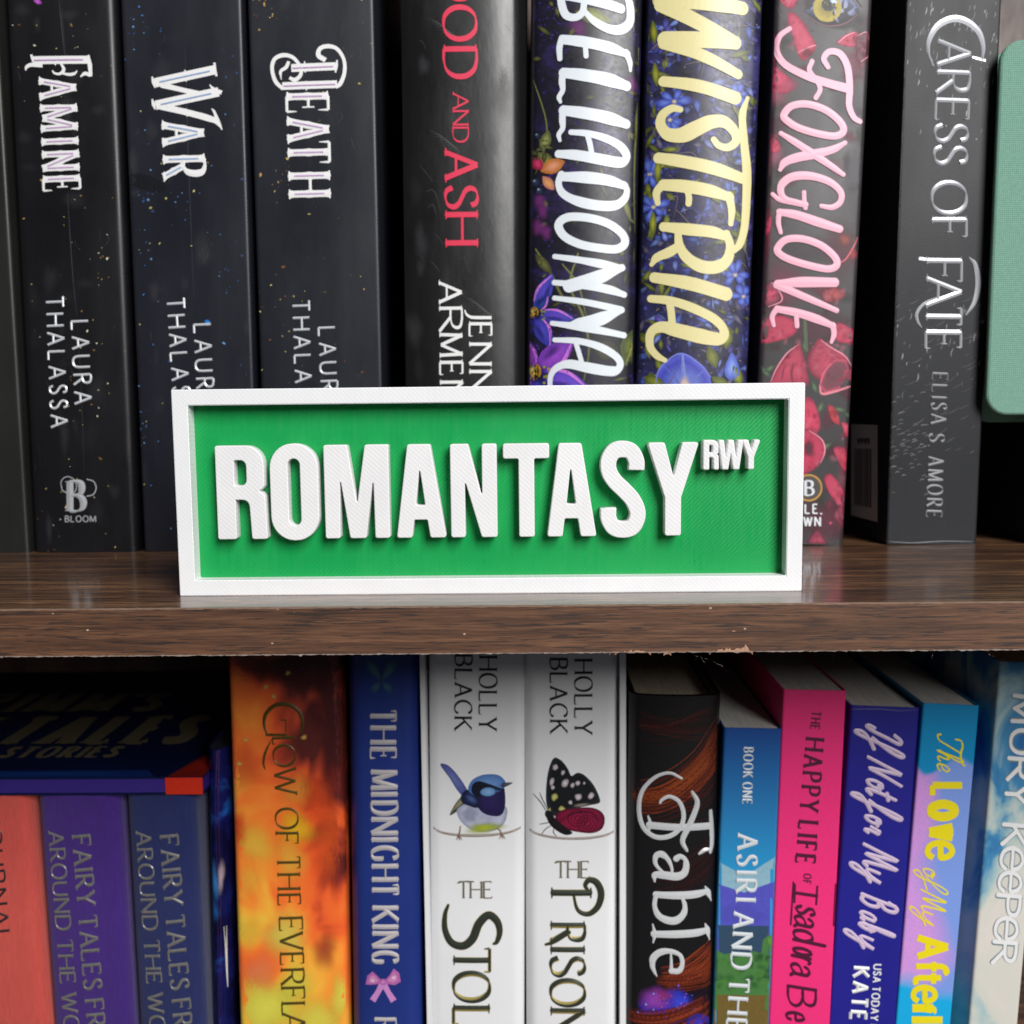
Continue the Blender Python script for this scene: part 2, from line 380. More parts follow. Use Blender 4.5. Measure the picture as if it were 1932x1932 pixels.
class Art:
    """printed picture: soft coloured patches, each a fan of faces lying on the cover"""
    def __init__(s, surf, seed=1, eps=0.00002, step=1.0e-7): s.step = step; s.surf = surf; s.mb = MB(); s.mb.usecol = True; s.eps = eps; s.k = 0; s.r = random.Random(seed)
    def fan(s, pts, c0, c1, c2=None, centre=None):
        s.k += 1; e = s.eps + s.k*s.step
        if getattr(s, 'smooth', False) and len(pts) < 20: pts = catmull(pts, 4, True)
        n = len(pts)
        cx, cy = centre or (sum(p[0] for p in pts)/n, sum(p[1] for p in pts)/n)
        c2 = c2 or c1
        rings = [(.4, tuple(a*.6+b*.4 for a, b in zip(c0, c1))), (.8, c1), (1.0, c2)]
        ci = s.mb.add(s.surf.loc(cx, cy, e), c0); prev = None
        for f, c in rings:
            ring = [s.mb.add(s.surf.loc(cx+(p[0]-cx)*f, cy+(p[1]-cy)*f, e), c) for p in pts]
            for i in range(n):
                j = (i+1) % n
                s.mb.f.append([ci, ring[i], ring[j]] if prev is None else [prev[i], prev[j], ring[j], ring[i]][::-1])
            prev = ring
    def blob(s, x, y, rx, ry, rot, c0, c1, soft=True, n=14, jag=0.0):
        cr, sr = math.cos(rot), math.sin(rot); pts = []
        for i in range(n):
            a = 2*math.pi*i/n; q = 1+jag*s.r.uniform(-1, 1); u, v = rx*q*math.cos(a), ry*q*math.sin(a)
            pts.append((x+u*cr-v*sr, y+u*sr+v*cr))
        s.fan(pts, c0, c1, (c1[0], c1[1], c1[2], 0.0) if soft else None, (x, y))
    def soft(s, x, y, rx, ry, c, al=.8, rot=0.0, n=26, jag=.18):
        """soft edged patch of ink, fading out smoothly"""
        s.k += 1; e = s.eps + s.k*s.step; cr, sr = math.cos(rot), math.sin(rot)
        ph = [s.r.uniform(0, 6.28) for _ in range(4)]; prev = None
        ci = s.mb.add(s.surf.loc(x, y, e), c[:3]+(al,))
        for f, q in ((.2, .95), (.4, .78), (.6, .48), (.8, .18), (1.0, 0.0)):
            ring = []
            for i in range(n):
                a = 2*math.pi*i/n; g = f*(1+jag*(math.sin(2*a+ph[0])*.6+math.sin(3*a+ph[1])*.5+math.sin(5*a+ph[2])*.35))
                u, v = rx*g*math.cos(a), ry*g*math.sin(a); ring.append(s.mb.add(s.surf.loc(x+u*cr-v*sr, y+u*sr+v*cr, e), c[:3]+(al*q,)))
            for i in range(n):
                j = (i+1) % n; s.mb.f.append([ci, ring[i], ring[j]] if prev is None else [prev[i], ring[i], ring[j], prev[j]])
            prev = ring
    def petal(s, x, y, L, wd, rot, c0, c1, pointy=.9):
        """petal from base (x,y) outwards"""
        cr, sr = math.cos(rot), math.sin(rot); pts = []
        prof = [(0, .08), (.15, .55), (.35, .95), (.55, 1), (.75, .75), (.92, .32), (1, 0)] if pointy > .5 else [(0, .1), (.15, .4), (.4, .8), (.65, 1), (.85, .85), (.97, .45), (1, 0)]
        for t, q in prof: pts.append((t*L, q*wd/2))
        for t, q in prof[-2::-1]: pts.append((t*L, -q*wd/2))
        pts = [(x+a*cr-b*sr, y+a*sr+b*cr) for a, b in pts]
        s.fan(pts, c0, c1)
    def line(s, pts, width, c, taper=.7, c_end=None):
        s.k += 1; e = s.eps + s.k*s.step
        p = catmull(pts, 6); rows = strip(p, lambda t, a: width*(1-taper*abs(2*t-1)**1.5), False, False)
        idx = []
        for i, r in enumerate(rows):
            t = i/(len(rows)-1); cc = c if c_end is None else tuple(a+(b-a)*t for a, b in zip(c, c_end))
            idx.append((s.mb.add(s.surf.loc(*r[1], e), cc), s.mb.add(s.surf.loc(*r[2], e), cc)))
        for a, b in zip(idx, idx[1:]): s.mb.f.append([a[0], a[1], b[1], b[0]])
    def build(s, name, mat, parent): return s.mb.build(name, mat, parent)

# ------------------------------------------------------------------ books
class Spine:
    """a standing book: built from where its spine edges run, leaning as in the photo"""
    def __init__(s, left, right, Y, zfloor, ztop, name, label, cat, depth=0.13, bulge=0.0, edge=0.0008, th=0.0004, kind='paper', group=None, prof=None):
        (l0, l1), (r0, r1) = left, right
        a, b, c, d = at(*l0, Y), at(*l1, Y), at(*r0, Y), at(*r1, Y)
        v1 = (a-b).normalized(); v2 = (c-d).normalized(); v = (v1+v2).normalized()
        s.a = math.atan2(v.x, v.z)
        s.U = Vector((math.sin(s.a), 0, math.cos(s.a))); s.X = Vector((math.cos(s.a), 0, -math.sin(s.a)))
        m1, m2 = (a+b)/2, (c+d)/2
        s1, s2 = m1.dot(s.X), m2.dot(s.X); s.w = s2-s1; sm = (s1+s2)/2
        # bottom centre: on the middle line, where the lower corner touches the floor
        t0 = (zfloor + abs(math.sin(s.a))*s.w/2 + sm*math.sin(s.a))/math.cos(s.a)
        O = s.X*sm + s.U*t0; s.O = Vector((O.x, Y, O.z))
        s.Y = Y; s.h = (ztop - s.O.z)/math.cos(s.a); s.depth = depth; s.th = th
        s.bulge, s.edge, s.prof = bulge, edge, prof; s.kind = kind
        s.e = empty(name, s.O, label, cat, s.a, group or ('books standing on the upper shelf' if zfloor == 0 else 'books in the lower row'))
    def f(s, x):
        hw = s.w/2; x = max(-hw, min(hw, x)); u = x/hw
        if s.prof: return s.prof(u)
        y = -s.bulge*(1-u*u); r = s.edge; k = abs(x)-(hw-r)
        if k > 0: y += r - math.sqrt(max(0, r*r-k*k))
        return y
    def st(s, px, py):
        P = at(px, py, s.Y) - s.O; return P.dot(s.X), P.dot(s.U)
    def loc(s, px, py, eps=0.0):
        x, t = s.st(px, py); q = s.w/2 - max(.00012, s.edge*.35); x = max(-q, min(q, x)); t = max(.0004, min(s.h-.0003, t))
        return (x, s.f(x)-eps, t)
    def cover(s, mat, pages_mat, inset=None, rows=1):
        hw = s.w/2; n = 40
        xs = [hw*math.sin(math.pi/2*(2*i/n-1)) for i in range(n+1)]
        outer = [(x, s.f(x)) for x in xs]
        th = s.th
        ox = [(-hw, s.depth)] + outer + [(hw, s.depth)]
        inner = [(max(-hw+th, min(hw-th, x)), max(s.f(x), s.f(max(-hw+th, min(hw-th, x))))+th) for x in xs]
        ix = [(-hw+th, s.depth)] + inner + [(hw-th, s.depth)]
        mb = MB(); A = []
        for z in (0.0, s.h):
            A.append(([mb.add((p[0], p[1], z)) for p in ox], [mb.add((p[0], p[1], z)) for p in ix]))
        (o0, i0), (o1, i1) = A; k = len(ox)
        for i in range(k-1):
            mb.f.append([o0[i], o0[i+1], o1[i+1], o1[i]]); mb.f.append([i0[i+1], i0[i], i1[i], i1[i+1]])
            mb.f.append([o1[i], o1[i+1], i1[i+1], i1[i]]); mb.f.append([o0[i+1], o0[i], i0[i], i0[i+1]])
        mb.f.append([o0[0], o1[0], i1[0], i0[0]]); mb.f.append([o0[-1], i0[-1], i1[-1], o1[-1]])
        cv = mb.build('cover', mat, s.e, smooth=50)
        if inset is None: inset = 0.0004 if s.kind == 'paper' else 0.003
        pg = MB(); g = 0.00015
        yi = max(0.0, s.f(0)) + th + (0.0012 if s.kind == 'hard' else .0004)
        poly = [(-hw+th+g, s.depth-inset), (-hw+th+g, s.f(-hw+th+g)+th*1.6+.001)]
        for i in range(1, 12):
            x = (-hw+th+g) + (2*hw-2*th-2*g)*i/12; poly.append((x, s.f(x)+th*1.6+(.003 if s.kind == 'hard' else .0006)))
        poly += [(hw-th-g, s.f(hw-th-g)+th*1.6+.001), (hw-th-g, s.depth-inset)]
        pg.prism(poly, inset, s.h-inset)
        pg.build('pages', pages_mat, s.e, smooth=40)
        return cv

class SideFace:
    """left face of a standing book"""
    def __init__(s, bk): s.bk = bk; s.O = bk.O - bk.X*(bk.w/2)
    def loc(s, px, py, eps=0.0):
        d = ray(px, py); n = s.bk.X; t = (s.O-CAM).dot(n)/d.dot(n); P = CAM+d*t - s.bk.O
        return (-s.bk.w/2-eps, P.y, P.dot(s.bk.U))

# ------------------------------------------------------------------ shared materials
def paper_mat(name, c, scale=2500):
    k = NT(name, 0.8, 0.2)
    wv = k.noise(k.scaled(1, .02, .02), scale, 3, .8)
    k.base(k.mix(k.rng(wv, .35, .65), tuple(x*.72 for x in c[:3])+(1,), c)); k.bump(wv, .3, .0002); return k.m
PAGES = paper_mat('cream_pages', C(225, 212, 185)); PAGES_W = paper_mat('white_pages', C(228, 226, 220))
PRINT = printed('printed_artwork', .38, .22); PRINT_S = printed('printed_artwork_smooth', .36, .05); PRINT_M = printed('printed_artwork_matte', .5)

def wood(name, axis, dark, mid, light, streak, rough, coat=0.0):
    k = NT(name, rough, 0.5)
    # grain runs along world x; a = across-grain frequency multiplier for the visible face
    def v(fx, fa, off): return k.scaled(fx, fa if axis == 'y' else 30, fa if axis == 'z' else 30, off=off)
    S = 1.0 if axis == 'z' else .55
    warp = k.noise(k.scaled(14, 60, 60), 1.0, 3, .5, .4)
    n1 = k.noise(v(24, 700*S, (0, 0, 0)), 1.0, 5, .62, .5)
    n2 = k.noise(v(130, 3000*S, (3.1, 1.7, 4.2)), 1.0, 3, .6, .2)
    n3 = k.noise(v(84, 2300*S, (9.3, 5.1, 2.2)), 1.0, 4, .62, .5)
    n4 = k.noise(v(34, 800*S, (1.3, 7.1, 6.2)), 1.0, 4, .6, .8)
    c1 = k.ramp(n1, [(.30, dark), (.48, mid), (.66, light)])
    c2 = k.mix(k.rng(n2, .44, .62, 0, .5), c1, dark)
    c2 = k.mix(k.rng(n2, .30, .42, .35, 0), c2, light)
    c2 = k.mix(k.rng(warp, .38, .66, .42, 0), c2, dark)
    c3 = k.mix(k.ramp(n3, [(.545, BW0), (.60, (.85, .85, .85, 1))]), c2, streak)
    c3 = k.mix(k.ramp(n4, [(.60, BW0), (.66, (.8, .8, .8, 1))]), c3, streak)
    if axis == 'z':       # small pale nicks in the foil
        vd = k.voro(k.scaled(160, 160, 220), 1.0); c3 = k.mix(k.ramp(vd, [(.035, (.8, .8, .8, 1)), (.06, BW0)]), c3, C(196, 172, 152))
    k.base(c3)
    k.rgh(k.rng(n2, .3, .7, rough-.05, rough+.08)); k.bump(n2, .14, .00015)
    if coat: k.b.inputs['Coat Weight'].default_value = coat; k.b.inputs['Coat Roughness'].default_value = .12
    return k.m
WOOD_TOP = wood('laminate_shelf_top', 'y', C(62, 42, 33), C(106, 73, 52), C(166, 122, 84), C(40, 32, 31), .38, .6)
WOOD_EDGE = wood('laminate_front_edge', 'z', C(66, 41, 28), C(100, 67, 46), C(136, 95, 67), C(40, 30, 28), .6)
WOOD_BACK = wood('laminate_panel', 'y', C(60, 42, 36), C(84, 60, 50), C(104, 78, 64), C(40, 32, 30), .45)

# ------------------------------------------------------------------ bookcase
YB0, YBACK, ZT = -0.0152, 0.235, -0.0109
bc = empty('bookcase', (0, 0, -0.246), 'dark brown wood grain laminate bookcase with a chipped shelf edge, holding both rows of books', 'bookcase')
def pbox(name, mat, *b, parent=bc):
    q = MB(); q.box(b[0], b[1], b[2], b[3], b[4]+0.246, b[5]+0.246); return q.build(name, mat, parent)
def two_tone(mb_obj, mat2):
    mb_obj.data.materials.append(mat2)
    for p in mb_obj.data.polygons:
        if p.normal.y < -.9: p.material_index = 1
for z1 in (0.0, -0.235, 0.42):
    s_ = pbox('shelf', WOOD_TOP, -.40, .40, YB0, YBACK, z1+ZT, z1); two_tone(s_, WOOD_EDGE)
    if z1 == 0.0: main_shelf = s_
pbox('back_panel', WOOD_BACK, -.415, .415, YBACK+.0005, YBACK+.006, -.25, .424)
pbox('side_panel', WOOD_EDGE, -.415, -.4005, YB0-.001, YBACK, -.26, .424)
pbox('side_panel', WOOD_EDGE, .4005, .415, YB0-.001, YBACK, -.26, .424)

# worn edges of the main shelf: torn laminate along the lower edge, rubbed line along the upper one, tan chips
rr = random.Random(5)
torn = ink('torn_laminate', C(158, 142, 132), .85, 0, .75)
mb = MB(); x = -.30; pts = []
while x < .30:
    big = rr.random() < .10
    pts.append((x, rr.uniform(.00002, .00026)+(rr.uniform(.0001, .0004) if big else 0), rr.uniform(.0, .0002)+(rr.uniform(0, .0003) if big else 0), rr.uniform(-.0003, .0002)))
    x += rr.uniform(.0003, .0011)
zb = ZT+.246
ids = [(mb.add((x, YB0-.00012+dy*.4, zb+up_*.55)), mb.add((x+rr.uniform(-.0003, .0003), YB0-.00035+dy, zb-dn*.7)), mb.add((x, YB0+.0011, zb-.00015))) for x, dn, up_, dy in pts]
for a, b in zip(ids, ids[1:]):
    mb.f.append([a[0], a[1], b[1], b[0]]); mb.f.append([a[1], a[2], b[2], b[1]])
mb.build('torn_edge', torn, main_shelf)
main_rub = MB(); x = -.30; ids = []
while x < .30:
    e = rr.uniform(.00012, .00030)
    ids.append((main_rub.add((x, YB0-.00006, .246-e-.00012)), main_rub.add((x, YB0-.00008, .246+.00002)), main_rub.add((x, YB0+rr.uniform(.0002, .0007), .246+.00005))))
    x += rr.uniform(.0006, .002)
for a, b in zip(ids, ids[1:]):
    main_rub.f.append([a[0], a[1], b[1], b[0]]); main_rub.f.append([a[1], a[2], b[2], b[1]])
main_rub.build('rubbed_edge', ink('rubbed_laminate_edge', C(150, 122, 104), .6, 0, .55), main_shelf)
chips = MB()
def chip(x0, x1, y0, y1, n=22):
    top, bot = [], []
    for i in range(n+1):
        t = i/n; px = x0+(x1-x0)*t; k = math.sin(math.pi*t)**.5
        py = y1-(y1-y0)*k*rr.uniform(.45, .9)
        P = at(px, py, YB0); Q = at(px, y1, YB0)
        top.append(chips.add((P.x, YB0-.00010, P.z+.246))); bot.append(chips.add((Q.x, YB0-.00022, max(Q.z, ZT)+.246)))
    for i in range(n): chips.f.append([bot[i], bot[i+1], top[i+1], top[i]])
chip(1160, 1228, 1224, 1236); chip(1338, 1420, 1219, 1235, 30); chip(1150, 1163, 1227, 1236, 8); chip(1396, 1414, 1213, 1230, 7); chip(1252, 1266, 1231, 1237, 6); chip(1380, 1388, 1189, 1191, 5)
chips.build('chip', ink('bare_chipboard', C(182, 140, 112), .8, 0, .35), main_shelf)
def fibre(pts, r=.00006):
    fib = MB()
    P = [at(p[0], p[1], YB0+.0004) for p in catmull(pts, 6)]; prev = None
    for q in P:
        ring = [fib.add((q.x+r*math.cos(a), q.y+.3*r*0, q.z+.246+r*math.sin(a))) for a in (0, 2.1, 4.2)]
        if prev:
            for i in range(3): fib.f.append([prev[i], prev[(i+1) % 3], ring[(i+1) % 3], ring[i]])
        prev = ring
    fib.build('frayed_fibre', torn, main_shelf)
fibre([(1314, 1238), (1330, 1242), (1345, 1247), (1352, 1252), (1362, 1256), (1371, 1266)]); fibre([(1322, 1238), (1326, 1246), (1330, 1250)]); fibre([(1310, 1237), (1313, 1244)])
fibre([(1571, 1236), (1572, 1244)]); fibre([(1864, 1229), (1868, 1236), (1874, 1238)]); fibre([(1760, 1232), (1758, 1242)]); fibre([(120, 1243), (116, 1250)])

# ------------------------------------------------------------------ the sign
def fdm(name, c, ang, pitch, strength, rough):
    k = NT(name, rough, 0.4)
    v = k.scaled(1, 1, 1, rot=(0, ang, 0))
    wv = k.wave(v, 1/pitch*math.pi*2/20*1.0, .6, 40.0, 'X')
    nz = k.noise(k.scaled(160, 160, 160), 1, 3); big = k.noise(k.scaled(1100, 1, 90, rot=(0, ang, 0)), 1, 2)
    hgt = k.math('ADD', k.math('MULTIPLY', wv, 1.0), k.math('MULTIPLY', big, .8))
    cc = k.mix(k.rng(nz, .3, .7, 0, .25), c, tuple(x*.86 for x in c[:3])+(1,))
    cc = k.mix(k.rng(hgt, .5, 1.5, .10, 0), cc, tuple(x*.55 for x in c[:3])+(1,))
    sh = k.noise(k.scaled(40, 40, 40, rot=(0, ang, 0)), 1, 3); cc = k.mix(k.rng(sh, .35, .7, 0, .16), cc, tuple(min(1, x*1.25+.01) for x in c[:3])+(1,))
    k.base(cc); k.bump(hgt, strength, .00012); k.rgh(k.math('ADD', k.rng(big, .3, .7, rough-.08, rough+.1), k.rng(sh, .3, .7, -.06, .06))); return k.m
PLA_W = fdm('white_printed_plastic', C(233, 234, 236), math.radians(45), .00080, .09, .42)
PLA_L = fdm('white_printed_letters', C(232, 232, 233), math.radians(48), .00084, .14, .4)
PLA_G = fdm('green_printed_plastic', C(17, 152, 76), math.radians(-45), .00078, .42, .36)

TL, TR, BR, BL = (at(x, y, 0) for x, y in ((322, 735), (1519, 722), (1513, 1115), (340, 1125)))
sx0, sx1 = (TL.x+BL.x)/2, (TR.x+BR.x)/2; sz0, sz1 = 0.0, (TL.z+TR.z)/2
sign = empty('street_sign', ((sx0+sx1)/2, .004, 0), 'small green street sign with raised white capital letters and white frame, standing on the shelf', 'sign')
def sgn(p): return (p[0]-sign.location.x, p[1]-sign.location.y, p[2])
FW_, FD = .0038, .0044
# frame: one bevelled ring
def frame_ring():
    bm = bmesh.new()
    o = [(sx0, sz0), (sx1, sz0), (sx1, sz1), (sx0, sz1)]; i_ = [(sx0+FW_, sz0+FW_), (sx1-FW_, sz0+FW_), (sx1-FW_, sz1-FW_), (sx0+FW_, sz1-FW_)]
    V = {}
    for nm, pts, y in (('of', o, 0), ('if', i_, 0), ('ob', o, .0075), ('ib', i_, .0075)):
        V[nm] = [bm.verts.new(sgn((x, y, z))) for x, z in pts]
    for k in range(4):
        j = (k+1) % 4
        bm.faces.new((V['of'][k], V['of'][j], V['if'][j], V['if'][k])); bm.faces.new((V['ob'][j], V['ob'][k], V['ib'][k], V['ib'][j]))
        bm.faces.new((V['of'][j], V['of'][k], V['ob'][k], V['ob'][j])); bm.faces.new((V['if'][k], V['if'][j], V['ib'][j], V['ib'][k]))
    bmesh.ops.recalc_face_normals(bm, faces=bm.faces)
    bmesh.ops.bevel(bm, geom=[e for e in bm.edges if len(e.link_faces) == 2 and e.calc_face_angle() > .5], offset=.00018, segments=2, affect='EDGES')
    me = bpy.data.meshes.new('frame'); bm.to_mesh(me); bm.free(); me.materials.append(PLA_W)
    ob = bpy.data.objects.new('frame', me); col.objects.link(ob); ob.parent = sign
frame_ring()
q = MB(); a = sgn((sx0+FW_+.00002, FD, sz0+FW_+.00002)); b = sgn((sx1-FW_-.00002, .0072, sz1-FW_-.00002)); q.box(a[0], b[0], a[1], b[1], a[2], b[2])
q.build('panel', PLA_G, sign)

def fillet(poly, rdef):
    out = []; n = len(poly)
    for i in range(n):
        p = poly[i]; r = p[2] if len(p) > 2 else rdef
        a, b = poly[i-1], poly[(i+1) % n]
        v1 = Vector((a[0]-p[0], a[1]-p[1])); v2 = Vector((b[0]-p[0], b[1]-p[1])); l1, l2 = v1.length, v2.length
        v1.normalize(); v2.normalize(); ang = math.acos(max(-1, min(1, v1.dot(v2))))
        if r < 1e-4 or ang > 3.1: out.append((p[0], p[1])); continue
        d = min(r/math.tan(ang/2), l1*.49, l2*.49); r2 = d*math.tan(ang/2)
        bis = (v1+v2).normalized(); cc = Vector((p[0], p[1])) + bis*(r2/math.sin(ang/2))
        s1 = Vector((p[0], p[1]))+v1*d-cc; s2 = Vector((p[0], p[1]))+v2*d-cc
        a1 = math.atan2(s1.y, s1.x); a2 = math.atan2(s2.y, s2.x); da = (a2-a1+math.pi) % (2*math.pi)-math.pi
        for k in range(9): t = a1+da*k/8; out.append((cc.x+r2*math.cos(t), cc.y+r2*math.sin(t)))
    return out
def s_outline():
    c = catmull([(.392, .705), (.39, .80), (.335, .895), (.24, .92), (.145, .895), (.09, .805), (.095, .69), (.155, .59), (.25, .50), (.345, .40), (.40, .29), (.40, .195), (.345, .105), (.245, .08), (.145, .105), (.09, .195), (.086, .305)], 6)
    rows = strip(c, lambda t, a: .165, False, False)
    return [r[1] for r in rows] + [r[2] for r in rows][::-1]
SL = {
 'R': (.54, [[(0,0),(0,1),(.52,1,.2),(.52,.55,.13),(.45,.515,.015),(.525,.475,.15),(.54,0),(.375,0),(.355,.425,.12),(.2,.425,.01),(.2,0)], [(.195,.85),(.335,.85,.08),(.335,.57,.08),(.195,.57)]]),
 'O': (.52, [[(0,0,.25),(0,1,.25),(.52,1,.25),(.52,0,.25)], [(.19,.15,.068),(.33,.15,.068),(.33,.85,.068),(.19,.85,.068)]]),
 'M': (.70, [[(0,0),(0,1),(.25,1),(.35,.335,.01),(.45,1),(.70,1),(.70,0),(.545,0),(.535,.72,.01),(.44,0),(.27,0),(.165,.72,.01),(.155,0)]]),
 'A': (.53, [[(0,0),(.13,1),(.37,1),(.53,0),(.365,0),(.335,.195),(.185,.195),(.16,0)], [(.205,.345),(.315,.345),(.255,.79,.01)]]),
 'N': (.50, [[(0,0),(0,1),(.19,1),(.345,.40,.01),(.345,1),(.5,1),(.5,0),(.335,0),(.15,.64,.01),(.15,0)]]),
 'T': (.50, [[(0,1),(.5,1),(.5,.845),(.335,.845),(.335,0),(.17,0),(.17,.845),(0,.845)]]),
 'S': (.485, None),
 'Y': (.55, [[(0,1),(.18,1),(.28,.62,.01),(.375,1),(.55,1),(.36,.41),(.36,0),(.19,0),(.19,.41)]]),
 'W': (.74, [[(0,1),(.16,1),(.215,.34,.01),(.29,1),(.45,1),(.525,.34,.01),(.58,1),(.74,1),(.62,0),(.45,0),(.37,.6,.01),(.29,0),(.12,0)]]),
}
def sign_letter(ch, x0, x1, z0, z1, dep, rnd, bev=.00022):
    W, conts = SL[ch]; kx = (x1-x0)/W; kz = z1-z0
    cu = bpy.data.curves.new('letter', 'CURVE'); cu.dimensions = '2D'; cu.fill_mode = 'BOTH'
    cl = [s_outline()] if conts is None else [fillet(c, rnd) for c in conts]
    for c in cl:
        sp = cu.splines.new('POLY'); sp.points.add(len(c)-1); sp.use_cyclic_u = True
        for p, (a_, b_) in zip(sp.points, c): p.co = (x0+a_*kx, z0+b_*kz, 0, 1)
    cu.extrude = dep/2-bev; cu.bevel_depth = bev; cu.bevel_resolution = 1; cu.offset = -bev*.6
    tmp = bpy.data.objects.new('tmp', cu); col.objects.link(tmp)
    bpy.context.view_layer.update()
    me = bpy.data.meshes.new_from_object(tmp.evaluated_get(bpy.context.evaluated_depsgraph_get()))
    bpy.data.objects.remove(tmp); bpy.data.curves.remove(cu)
    for v in me.vertices:
        x, z, y = v.co; v.co = sgn((x, FD-.00005-dep/2-y, z))
    me.flip_normals() if hasattr(me, 'flip_normals') else None
    me.name = 'letter'; me.materials.clear(); me.materials.append(PLA_L)
    o = bpy.data.objects.new('letter', me); col.objects.link(o); o.parent = sign
YL = FD-.0037
for ch, a, b in (('R', 408.5, 501.5), ('O', 510.5, 600), ('M', 612.5, 733.5), ('A', 747.5, 840), ('N', 850.5, 937), ('T', 950, 1036), ('A', 1032.5, 1124.5), ('S', 1133, 1217), ('Y', 1222, 1317.5)):
    m_ = (a+b)/2; A_ = at(a, 927, YL); B_ = at(b, 927, YL)
    zt = at(m_, 841.5-(m_-450)*.0075, YL).z; zb_ = at(m_, 1017-(m_-450)*.0085, YL).z
    if ch in 'OS': zt += .0004; zb_ -= .0004
    sign_letter(ch, A_.x, B_.x, zb_, zt, .0037, .022)
for ch, a, b in (('R', 1327, 1356), ('W', 1355.5, 1402), ('Y', 1400, 1434)):
    A_ = at(a, 858, YL); B_ = at(b, 858, YL); m_ = (a+b)/2
    sign_letter(ch, A_.x, B_.x, at(m_, 886-(m_-1340)*.01, YL).z, at(m_, 831-(m_-1340)*.01, YL).z, .0037, .05, .0003)

# ------------------------------------------------------------------ upper row of books
YU = 0.0797; ZU = 0.232
def cover_black(name, c, rough, smudge=.1, spec=.5, bumpy=.12):
    k = NT(name, rough, spec)
    n1 = k.noise(k.scaled(1, 1, .35), 38, 4, .6); n2 = k.noise(k.co, 1600, 2, .5); sc = k.noise(k.scaled(1, 1, .12), 420, 3, .7)
    d = tuple(x*.72 for x in c[:3])+(1,); li = tuple(min(1, x*1.5+.006) for x in c[:3])+(1,)
    cc = k.mix(k.rng(n1, .3, .7), d, c); cc = k.mix(k.rng(sc, .66, .74, 0, .35), cc, li)
    k.base(cc); k.rgh(k.rng(n1, .3, .72, rough-smudge, rough+smudge)); k.bump(n2, bumpy, .00012); return k.m
EMB = ink('embossed_white_foil', C(226, 230, 236), .30, .25)
WHITE = ink('white_print', C(236, 236, 236), .4)
LAV = ink('lavender_print', C(196, 160, 205), .4); SKYB = ink('pale_blue_print', C(150, 178, 215), .4)
ORN = dict(inset=.045, wt=.165, thin=.05, nib=8, serif=(.06, .03), tick=.24, bump=.028, ridge=.00006)
SANS = dict(wt=.13, thin=.12, nib=0, ridge=.00018)
SER = dict(wt=.17, thin=.05, nib=14, serif=(.075, .035), tick=.15)
SERT = dict(inset=.04, wt=.145, thin=.06, nib=16, serif=(.07, .03), tick=.14)

# sliver at the far left
bk = Spine(((-190, 0), (-105, 1040)), ((0, 2), (48, 1040)), YU, 0, .209, 'paperback_book', 'charcoal paperback at the far left of the upper row, only a sliver showing', 'book', edge=.0012)
bk.cover(cover_black('charcoal_cover', C(34, 36, 34), .4), PAGES)

def wear(a, xl, xr, n):
    for i in range(n):
        y = a.r.uniform(0, 1000); x = a.r.uniform(xl(y), xr(y)); g = a.r.randint(60, 104); L = a.r.uniform(4, 30)
        if i % 3: a.soft(x, y, a.r.uniform(6, 26), a.r.uniform(8, 40), C(g, g, g+4), a.r.uniform(.06, .16))
        else: a.line([(x, y), (x+L*.1, y+L*.5), (x+L*a.r.uniform(-.4, .4), y+L)], a.r.uniform(.5, 1.0), C(g, g, g+4, .5), .7)
def flecks(bk, seed, n, cols, ylo=0, yhi=1045, xl=None, xr=None, cluster=None, size=(.7, 2.0)):
    a = Art(bk, seed)
    wear(a, xl, xr, 50)
    for i in range(n):
        y = a.r.uniform(ylo, yhi); x = a.r.uniform(xl(y), xr(y))
        if cluster and a.r.random() < .5:
            cx, cy, rx, ry = a.r.choice(cluster); x = a.r.gauss(cx, rx); y = a.r.gauss(cy, ry)
            x = max(xl(y), min(xr(y), x))
        c = a.r.choice(cols); f = a.r.uniform(.35, 1.0); c = tuple(q*f for q in c[:3])+(1,)
        r = a.r.uniform(*size) if a.r.random() < .85 else a.r.uniform(size[1], size[1]*1.9)
        a.blob(x, y, r*a.r.uniform(.7, 1.5), r*.75, a.r.uniform(0, 3), tuple(min(1, q*1.4) for q in c[:3])+(1,), c, True, 8, .35)
    return a
GOLD = [C(214, 196, 120), C(190, 160, 90), C(235, 232, 205), C(150, 110, 60)]
BLUEF = [C(70, 130, 200), C(50, 90, 160), C(110, 160, 215), C(215, 205, 130), C(60, 80, 120)]
COPPER = [C(150, 95, 60), C(190, 150, 90), C(120, 75, 55), C(215, 200, 120), C(90, 70, 60)]

def ornate(pen_in, **kw): d_ = dict(ORN); d_.update(kw); d_['inline'] = pen_in; return d_

# 1: black paperback, lavender inlay
bk = Spine(((12, 0), (62, 1045)), ((214, 0), (262, 1045)), YU, 0, .210, 'paperback_book', 'black gold flecked paperback with white ornate title and a publisher mark at its foot', 'book', edge=.0022, bulge=.0006)
bk.cover(cover_black('black_cover_one', C(20, 20, 24), .38), PAGES)
a = flecks(bk, 11, 95, GOLD, 0, 1040, lambda y: 16+.048*y, lambda y: 205+.046*y, [(190, 500, 15, 30), (190, 690, 25, 60), (130, 930, 40, 50), (150, 60, 40, 50)])
a.blob(72, 4, 9, 5, .3, C(200, 110, 205), C(150, 60, 160), False, 9, .3); a.blob(248*.995, 8, 8, 7, 1, C(190, 120, 205), C(130, 70, 150), False, 9, .3)
a.line([(113, 0), (117, 40), (120, 70), (124, 110)], 1.1, C(82, 84, 92)); a.line([(129, 365), (133, 430), (139, 520), (147, 600)], 1.0, C(74, 76, 84)); a.line([(118, 0), (121, 50), (127, 120)], .8, C(60, 60, 68)); a.line([(148, 610), (156, 760), (160, 890)], .8, C(58, 60, 66))
